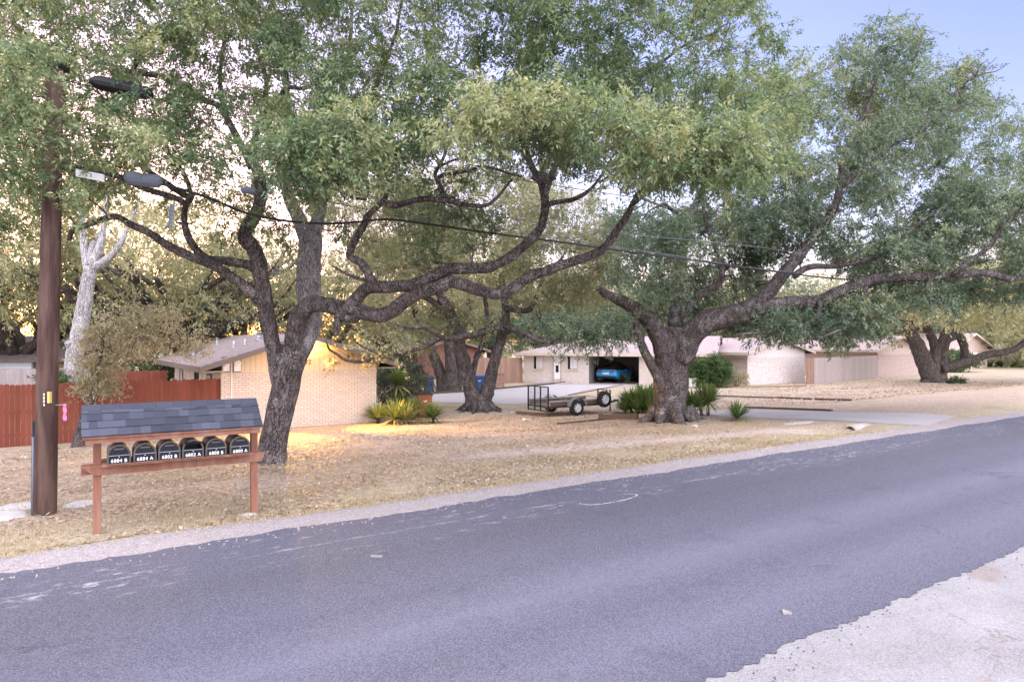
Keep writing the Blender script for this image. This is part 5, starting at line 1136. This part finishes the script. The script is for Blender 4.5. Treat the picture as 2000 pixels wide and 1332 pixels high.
S.branches(tm_, Ca, .12, 8)
crown, tw = leaf_object('crown', LY, T4, Ca, Ra, tn, 10, 18, .21, b, 24)
tm_.shift(b); tm_.build('trunk', M_BARKFAR, T4, True)

# ---- cluster of three trunks by the red brick house
b = G(868, 765); D = b.y
T5 = thing('live_oak', 'cluster of three close oak trunks behind the driveway at left centre', 'tree', b)
S = Skel(); tm_ = MB()
S.limb(tm_, PL([(868, 766), (864, 745), (855, 715), (845, 690), (836, 668), (820, 630), (800, 580)], D, D), .42, .2, 12, 5, .2, .2, 1, 1.0)
S.limb(tm_, PL([(880, 766), (881, 740), (880, 700), (876, 660), (880, 600), (870, 540)], D-.2, D), .48, .2, 12, 5, .2, .2, 1, 2.0)
S.limb(tm_, PL([(890, 766), (893, 740), (896, 700), (902, 660), (915, 600), (940, 540)], D+.5, D+.5), .38, .2, 12, 5, .2, .2, 1, 3.0)
for L_ in ([(845, 690), (815, 655), (770, 640)], [(880, 640), (850, 600), (820, 560)], [(836, 668), (845, 620), (835, 560)]): S.limb(tm_, PL(L_, D, D+1), .15, .05, 8, 5, .2, None, 1, L_[0][0], .1)
Ca = crown_pts([(700, 480), (800, 440), (960, 440), (1040, 500), (1000, 600), (900, 620), (800, 640), (740, 640), (690, 580)], 300, 42, 54, 51, .0, .4); Ra = np.random.default_rng(9).uniform(.7, 1.2, len(Ca))
S.branches(tm_, Ca, .1, 9); crown, tw = leaf_object('crown', LO, T5, Ca, Ra, tints(Ca, .6, .4, 5.0, .35), 9, 16, .20, b, 25)
tm_.shift(b); tm_.build('trunk', M_BARKFAR, T5, True)

# ---- pale barked tree behind the red fence
D = 27; b = P(143, 745, D); b.z = -.5
T6 = thing('pale_tree', 'tree with smooth whitish bark rising behind the red brown fence', 'tree', b)
S = Skel(); tm_ = MB()
S.limb(tm_, [(b.x, b.y, -.8)] + PL([(143, 735), (146, 700), (155, 650), (164, 600), (170, 562), (178, 520)], D), .36, .24, 14, 5, .12, None, 1, 1.0)
S.limb(tm_, PL([(150, 690), (138, 678), (132, 668)], D, D-.3), .2, .12, 9, 4, .15, None, 1, 1.5)
for L_ in ([(174, 530), (166, 495), (163, 460), (158, 400), (150, 330)], [(178, 525), (192, 490), (200, 460), (206, 420), (215, 340)], [(180, 525), (205, 510), (230, 485), (245, 455), (270, 400)], [(176, 520), (182, 480), (192, 460)]): S.limb(tm_, PL(L_, D, D+.5), .19, .06, 10, 5, .15, None, 1, L_[1][0])
Ca = crown_pts([(-60, 330), (100, 300), (300, 330), (340, 430), (260, 520), (100, 560), (-60, 560)], 120, 27, 36, 61, .08, .5); Ra = np.random.default_rng(10).uniform(.5, 1.0, len(Ca))
S.branches(tm_, Ca, .05, 10); crown, tw = leaf_object('crown', LY, T6, Ca, Ra, tints(Ca, .6, .4, 6.0, .5), 8, 14, .15, b, 26)
tm_.shift(b); tm_.build('trunk', M_BARKPALE, T6, True)

# ---- young leafy oak in front of the fence
b = G(152, 872); D = b.y
T7 = thing('young_oak', 'slim young oak with silvery leaves against the red brown fence', 'tree', b)
S = Skel(); tm_ = MB()
S.limb(tm_, [(b.x, b.y, b.z-.3)] + PL([(152, 870), (160, 830), (175, 790), (186, 750), (195, 700), (205, 640), (215, 590)], D), .16, .03, 12, 5, .2, .5, 1, 1.0)
Ca = np.concatenate([crown_pts([(185, 640), (240, 590), (330, 600), (350, 650), (290, 690), (235, 720), (225, 790), (205, 815), (165, 800), (150, 740), (165, 680)], 120, D-.7, D+.9, 71, None), crown_pts([(330, 640), (420, 660), (400, 690), (300, 690)], 20, D, D+2, 72, None)])
Ra = np.random.default_rng(11).uniform(.28, .46, len(Ca)); S.branches(tm_, Ca, .02, 11)
crown, tw = leaf_object('crown', LS, T7, Ca, Ra, tints(Ca, .5, .4, 7.0, 1.0), 9, 14, .085, b, 27)
tm_.shift(b); twigs(tm_, tw, Ra, .005, .3, 6); tm_.build('trunk', M_BARK, T7, True)

# ---- spreading oaks that fill the blocks behind: three built, the rest copied
def oak_proto(name, label, seed, H_, spread, leaf, nclump, L, grp, loc, rz, sc, low=.35, thick=1.0):
    r = np.random.default_rng(seed); t = thing(name, label, 'tree', loc, rz, grp); t.scale = (sc, sc, sc); S = Skel(); mb = MB()
    fork = H_*.22; S.limb(mb, [(0, 0, -.4), (0, 0, .1), (.15, .1, fork*.6), (.1, .2, fork)], .42, .36, 14, 5, .2, .4, 1, seed)
    nl = 7
    for i in range(nl):
        a = 2*PI*i/nl + r.uniform(-.3, .3); up = r.uniform(.35, 1.0); ln = spread*r.uniform(.6, .95); pts = [(.1, .2, fork*.85)]
        z = fork; x, y = .1, .2
        for k in range(1, 6):
            a += r.uniform(-.35, .35); x += math.cos(a)*ln/5; y += math.sin(a)*ln/5; z += (H_*.62*up)/5*(1.3 if k < 3 else .8)*r.uniform(.4, 1.4); pts.append((x, y, z))
        c = S.limb(mb, pts, .24*thick, .05*thick, 9, 5, .2, None, 1, i+seed, .22)
        for j in (12, 17): 
            q = c[min(j, len(c)-1)]; a2_ = a+r.uniform(-1.3, 1.3); S.limb(mb, [tuple(q), (q[0]+math.cos(a2_)*1.2, q[1]+math.sin(a2_)*1.2, q[2]+.7), (q[0]+math.cos(a2_)*2.0, q[1]+math.sin(a2_)*2.0, q[2]+1.8)], .09*thick, .03*thick, 7, 4, .2, None, 1, i*j+seed, .12)
    C = []
    while len(C) < nclump:
        d = r.normal(size=3); d /= np.linalg.norm(d); rad = r.random()**.4; q = np.array((d[0]*spread*rad, d[1]*spread*rad, H_*.62+d[2]*H_*.40*rad))
        rr = math.hypot(q[0], q[1])/spread
        if q[2] < H_*(low-.12*rr) or mnoise.noise(Vector(q)*.45+Vector((seed, 0, 0))) < .02: continue
        C.append(q)
    C = np.array(C); Ra = r.uniform(.55, 1.05, len(C)); S.branches(mb, C, .07, seed)
    leaf_object('crown', leaf, t, C, Ra, tints(C, .5, .42, seed, .4), 9, 16, L*.76, (0, 0, 0), seed+5)
    mb.build('trunk', M_BARKFAR, t, True); return t
GRP = 'oaks filling the blocks behind the houses'
def at(px, D): x = (px-CX)/F*D; return (x, D, gz(x, D))
OA = oak_proto('spreading_oak', 'bare limbed oak spreading low over the fence at the far left', 101, 9.0, 6.0, LY, 125, .22, GRP, at(30, 37), 0.4, 1.05, .48, 1.35)
OB = oak_proto('spreading_oak', 'olive oak directly behind the mauve roof of the lit house', 102, 9.5, 6.2, LO, 200, .24, GRP, at(470, 43), 1.0, 1.0, .30)
OC = oak_proto('spreading_oak', 'dark green oak behind the pink hip roof at its left end', 103, 9.0, 6.0, LG2, 290, .26, GRP, at(1060, 72), 2.0, 1.15, .18)
more = [(OA, -130, 34, 2.2, 1.1, 'sunlit oak at the left edge of the photo'), (OB, 620, 54, 5.1, 1.2, 'oak behind the ridge of the lit gable'),
        (OA, 290, 44, 3.3, 1.05, 'oak above the gray fence top left of the mauve roof'), (OB, 170, 54, 4.0, 1.25, 'oak far behind the pale barked tree'), (OA, 385, 39, 2.7, 1.30, 'tall oak filling the gap between the left limbs of the mailbox oak'), (OA, 235, 37, 5.6, 1.25, 'loose crowned oak between the pale barked tree and the mauve roof'), (OA, 750, 60, .3, 1.2, 'oak between the lit house and the red brick house'), (OC, 960, 74, 1.2, 1.15, 'oak rising over the reddish brown fence'), (OC, 1180, 76, 3.0, 1.2, 'oak behind the middle of the pink hip roof'), (OC, 1300, 78, 4.2, 1.15, 'oak behind the second oak trunk'), (OB, 1420, 80, 5.5, 1.2, 'oak behind the roof of the whitewashed house'),
        (OC, 1530, 82, .8, 1.25, 'oak over the ridge of the whitewashed house'), (OB, 1640, 84, 2.6, 1.2, 'oak behind the rose roof of the pink house'), (OC, 1760, 90, 3.7, 1.25, 'oak behind the gable reading 6710'), (OC, 1890, 92, 5.0, 1.2, 'oak behind the distant peach house'), (OB, 2010, 96, .1, 1.3, 'oak behind the long pale fence'), (OC, 2150, 88, 1.9, 1.3, 'oak past the right end of the pale fence'),
        (OB, 400, 68, 2.0, 1.3, 'far oak deep behind the lit house'), ]
for o, px, D, rz, sc, lb_ in more: dup(o, at(px, D), rz, sc, lb_, GRP)

# ---- the wood that closes the view far behind the houses
r_ = np.random.default_rng(77); Cw = []
for i in range(900):
    a_ = math.radians(r_.uniform(-46, 46)); Dd = r_.uniform(98, 118) if a_ > math.radians(-14) else r_.uniform(74, 90)
    if a_ < math.radians(-14) and r_.random() < .75: continue
    x, y = Dd*math.sin(a_), Dd*math.cos(a_); top = 6.5+2.5*mnoise.noise(Vector((x*.07, y*.07, 0))); Cw.append((x, y, -.4+top*r_.random()**.8))
Cw = np.array(Cw)
wood, _ = leaf_object('distant_wood', LO, None, Cw, r_.uniform(1.1, 1.9, len(Cw)), tints(Cw, .45, .4, 9.0, .15), 8, 14, .5, (0, 0, 0), 31)
tag(wood, 'olive mass of far trees closing the view behind the houses', 'wood', kind='stuff')
# ------------------------------------------------------------------ shrubs
def shrub(label, c, rx, ry, h, leaf, n, L, seed, name='shrub', zmin=.1):
    t = thing(name, label, 'shrub', c); r = np.random.default_rng(seed); C = []
    while len(C) < n:
        d = r.normal(size=3); d /= np.linalg.norm(d); k = r.random()**.35; q = np.array((d[0]*rx*k, d[1]*ry*k, h*.5+d[2]*h*.5*k))
        if q[2] > zmin: C.append(q)
    C = np.array(C); Ra = r.uniform(.16, .30, len(C))*max(1, h/1.8); S = Skel(); mb = MB()
    for i in range(4): a = i*1.6; S.limb(mb, [(math.cos(a)*.06, math.sin(a)*.06, -.1), (math.cos(a)*rx*.25, math.sin(a)*ry*.25, h*.3), (math.cos(a)*rx*.5, math.sin(a)*ry*.5, h*.6)], .035, .012, 6, 4, .2)
    S.branches(mb, C, .015, seed); leaf_object('foliage', leaf, t, C, Ra, tints(C, .45, .4, seed, .9), 8, 11, L, (0, 0, 0), seed); mb.build('stems', M_BARKFAR, t, True); return t
p = G(783, 799); shrub('big dark feathery shrub at the right corner of the lit house', p, 1.45, 1.2, 2.9, LGS, 240, .10, 201)
p = G(1362, 757); shrub('narrow clipped bush by the wall right of the second oak', p, .75, .7, 2.1, LH, 90, .12, 202, 'clipped_bush'); p = G(1398, 757); shrub('wide clipped bush in front of the tan brick wall', p, 1.1, .9, 2.35, LH, 150, .12, 203, 'clipped_bush')
p = G(1440, 755); shrub('small bare gray shrub at the corner of the whitewashed wall', p, .8, .5, 1.2, LS, 30, .09, 204)
p = P(128, 752, 27); p.z = -.5; shrub('bright green bush behind the fence by the pole', p, 1.0, .8, 2.4, LH, 90, .13, 205)
p = P(262, 752, 34); p.z = -.5; shrub('deep green bush behind the gray fence top', p, 2.6, 1.0, 2.9, LB, 130, .16, 206)
for px, lb_ in ((1925, 'low green shrub at the left foot of the pale fence'), (1948, 'low green shrub in the middle foot of the pale fence'), (1985, 'low green shrub at the right edge under the pale fence')):
    p = G(px, 716.5); shrub(lb_, p, 1.2, .6, .75, LH, 40, .16, px, 'low_shrub', .05)
p = G(1862, 727); shrub('dark round bush behind the low limb of the multi trunk oak', p, 3.0, 1.5, 2.4, LB, 120, .2, 209)
p = G(1228, 750); shrub('small bright weed sprouting at the carport opening', p, .16, .16, .8, LH, 7, .07, 210, 'weed_plant', .2)
p = G(1872, 749); shrub('small dark tuft of leaves at the foot of the multi trunk oak', p, .8, .5, .4, LB, 24, .14, 211, 'low_shrub', .03)

# ------------------------------------------------------------------ yuccas
def yucca(label, c, stems, seed):
    """stems: (dx, dy, stem height, blade length, blades, tint)"""
    t = thing('yucca', label, 'yucca', c, 0, 'yuccas in the yard'); r = random.Random(seed); mb = MB(); st = MB()
    for dx, dy, sh, bl, nb, tn_ in stems:
        if sh > .05: st.tube([(dx*.7, dy*.7, -.1), (dx*.9, dy*.9, sh*.5), (dx, dy, sh)], [.07, .06, .05], 8)
        for i in range(nb):
            a = r.uniform(0, 2*PI); el = math.radians(r.triangular(-25, 88, 48)); L = bl*r.uniform(.75, 1.1); w = L*.040
            d = Vector((math.cos(a)*math.cos(el), math.sin(a)*math.cos(el), math.sin(el))); s = Vector((-math.sin(a), math.cos(a), 0)); dry = el < 0
            base_ = Vector((dx, dy, sh)) + d*.04; V = []; bend = .10 if not dry else .25
            for k, (f, ww) in enumerate(((0, .7), (.35, 1.0), (.72, .75), (1.0, .04))):
                q = base_ + d*L*f; q.z -= bend*L*f*f; q.z = max(q.z, .015)
                V += [tuple(q-s*w*ww), tuple(q+s*w*ww)]
            mb.add(V, [(k*2, k*2+1, k*2+3, k*2+2) for k in range(3)], min(1, max(0, tn_+r.uniform(-.2, .2)+(.35 if dry else 0))))
    if st.V: st.build('stem', M_BARKFAR, t, True)
    mb.build('blades', M_YUC, t); return t
p = G(776, 812); yucca('tall yucca rising highest of the lit group by the house', p, [(0, 0, 1.35, .95, 170, .55), (.12, -.1, .6, .8, 100, .62)], 1)
p = G(738, 826); yucca('lowest lit yucca right at the brick corner', p, [(0, 0, .14, .80, 120, .6)], 2)
p = G(776, 828); yucca('broad lit yucca with dry skirts in front of the tall one', p, [(-.1, 0, .2, .95, 130, .66), (.3, .05, .15, .85, 100, .75)], 3)
p = G(808, 820); yucca('medium yucca before the orange brown bin', p, [(0, 0, .32, .75, 120, .55), (.05, -.1, .12, .6, 80, .85)], 4)
p = G(846, 826); yucca('dark green round yucca at the right end of the lit group', p, [(0, 0, .22, .75, 170, .25)], 5)
p = G(1254, 806); yucca('wide clump of green yuccas left of the massive oak', p, [(-.55, .1, .30, .95, 190, .40), (.0, 0, .35, 1.05, 220, .45), (.5, -.1, .25, .95, 190, .42), (-.3, -.3, .12, .8, 150, .5), (.2, -.35, .10, .8, 150, .5), (.3, .3, .5, .9, 120, .35), (-.8, -.1, .1, .7, 110, .5)], 6)
p = G(1352, 810); yucca('yucca half hidden behind the right side of the massive oak', p, [(0, 0, .25, .85, 150, .35)], 7)
p = G(1384, 812); yucca('yucca with bare bases right of the massive oak', p, [(0, .1, .5, .9, 170, .42), (-.32, 0, .3, .7, 110, .42)], 8)
p = G(1440, 822); yucca('small lone yucca at the edge of the entry drive', p, [(0, 0, .12, .68, 160, .42)], 9)

# ------------------------------------------------------------------ loose leaf litter and dry grass
def scatter(name, mat, n, us_, vs_, L, ratio, seed, upright=False, dens=None, ex=None):
    r = np.random.default_rng(seed); pts = []
    while len(pts) < n:
        u = r.uniform(*us_); v = vs_[0]+(vs_[1]-vs_[0])*r.random()**1.25; x, y = uv(u, v)
        if y < 4 or abs(x/y) > .80: continue
        if dens and r.random() > dens(u, v): continue
        if ex and ex(u, v): continue
        pts.append((x, y, gz(x, y)+.012))
    p = np.array(pts); a = r.uniform(0, 2*PI, n); l = L*(.5+r.random(n))
    if upright:
        d = np.stack([np.cos(a)*.5, np.sin(a)*.5, np.ones(n)], 1); d[:, :2] *= r.random((n, 1))*1.6
    else: d = np.stack([np.cos(a), np.sin(a), r.uniform(-.1, .45, n)], 1)
    d /= np.linalg.norm(d, axis=1, keepdims=True); s = np.stack([-np.sin(a), np.cos(a), r.uniform(-.3, .3, n)], 1); w = l*ratio*.5
    V = np.stack([p, p+d*(l*.5)[:, None]+s*w[:, None], p+d*l[:, None], p+d*(l*.5)[:, None]-s*w[:, None]], 1).reshape(-1, 3)
    me = bpy.data.meshes.new(name); me.vertices.add(n*4); me.loops.add(n*4); me.polygons.add(n)
    me.vertices.foreach_set('co', V.astype(np.float32).ravel()); me.loops.foreach_set('vertex_index', np.arange(n*4, dtype=np.int32)); me.polygons.foreach_set('loop_start', np.arange(0, n*4, 4, dtype=np.int32)); me.polygons.foreach_set('loop_total', np.full(n, 4, np.int32))
    at_ = me.attributes.new('tint', 'FLOAT', 'FACE'); at_.data.foreach_set('value', np.clip(r.normal(.5, .22, n), 0, 1).astype(np.float32)); me.materials.append(mat); me.update(calc_edges=True)
    o = bpy.data.objects.new(name, me); COL.objects.link(o); return tag(o, kind='stuff')
def bare(u, v): return abs(v-(15.6-.14*u)) < .8 and 7 < u < 21
def ongrass(u, v): return .12+.88*max(0, min(1, .5+1.6*mnoise.noise(Vector((u*.5, v*.8, 2)))))
def drive(u, v): return u > 18 and v < 19
tag(scatter('leaf_litter', M_DRY, 46000, (-9, 32), (11.1, 25.3), .075, .5, 5, False, lambda u, v: .25 if bare(u, v) else ongrass(u+9, v), lambda u, v: drive(u, v)), 'dry fallen oak leaves scattered over the yard', 'leaf litter')
tag(scatter('dry_grass', M_STRAW, 42000, (-9, 30), (10.85, 16.5), .05, .13, 6, True, lambda u, v: (.1 if bare(u, v) else 1)*ongrass(u, v)*(1.0 if v < 13 else .55), lambda u, v: drive(u, v) and u > 21.5), 'short straw coloured grass along the street edge', 'grass')

tag(scatter('leaf_litter', M_DRY, 26000, (14, 62), (19, 44), .11, .5, 8, False, lambda u, v: ongrass(u*.7, v*.7), lambda u, v: (u < 32 and v < 25.3) or (u*CR-v*SR)/(u*SR+v*CR) < .31), 'dry leaves strewn over the far open lawn', 'leaf litter')

def crumbs(name, label, cat, mat, n, us_, vs_, L, seed):
    r = np.random.default_rng(seed); mb = MB(); c = 0
    while c < n:
        u = r.uniform(*us_); v = vs_[0]+(vs_[1]-vs_[0])*.5*(r.random()+r.random()); x, y = uv(u, v)
        if y < 3.5 or abs(x/y) > .8: continue
        l = L*(.4+r.random()); a = r.uniform(0, 2*PI); ca, sa = math.cos(a)*l, math.sin(a)*l; z = max(0, gz(x, y))+.012
        mb.add([(x-ca, y-sa, z), (x+sa*.7, y-ca*.7, z), (x+ca, y+sa, z), (x-sa*.8, y+ca*.8, z), (x+ca*.1, y+sa*.2, z+l*.8)], [(0, 1, 4), (1, 2, 4), (2, 3, 4), (3, 0, 4)]); c += 1
    return tag(mb.build(name, mat), label, cat, None, 'stuff')
crumbs('asphalt_crumbs', 'dark crumbs along the broken near edge of the asphalt', 'crumbs', M_CRUMB, 260, (1, 14), (3.35, 3.95), .010, 3)
crumbs('loose_pebbles', 'pale pebbles strewn along the far shoulder of the street', 'pebbles', M_PEB, 2600, (-6, 24), (9.7, 11.5), .018, 4)
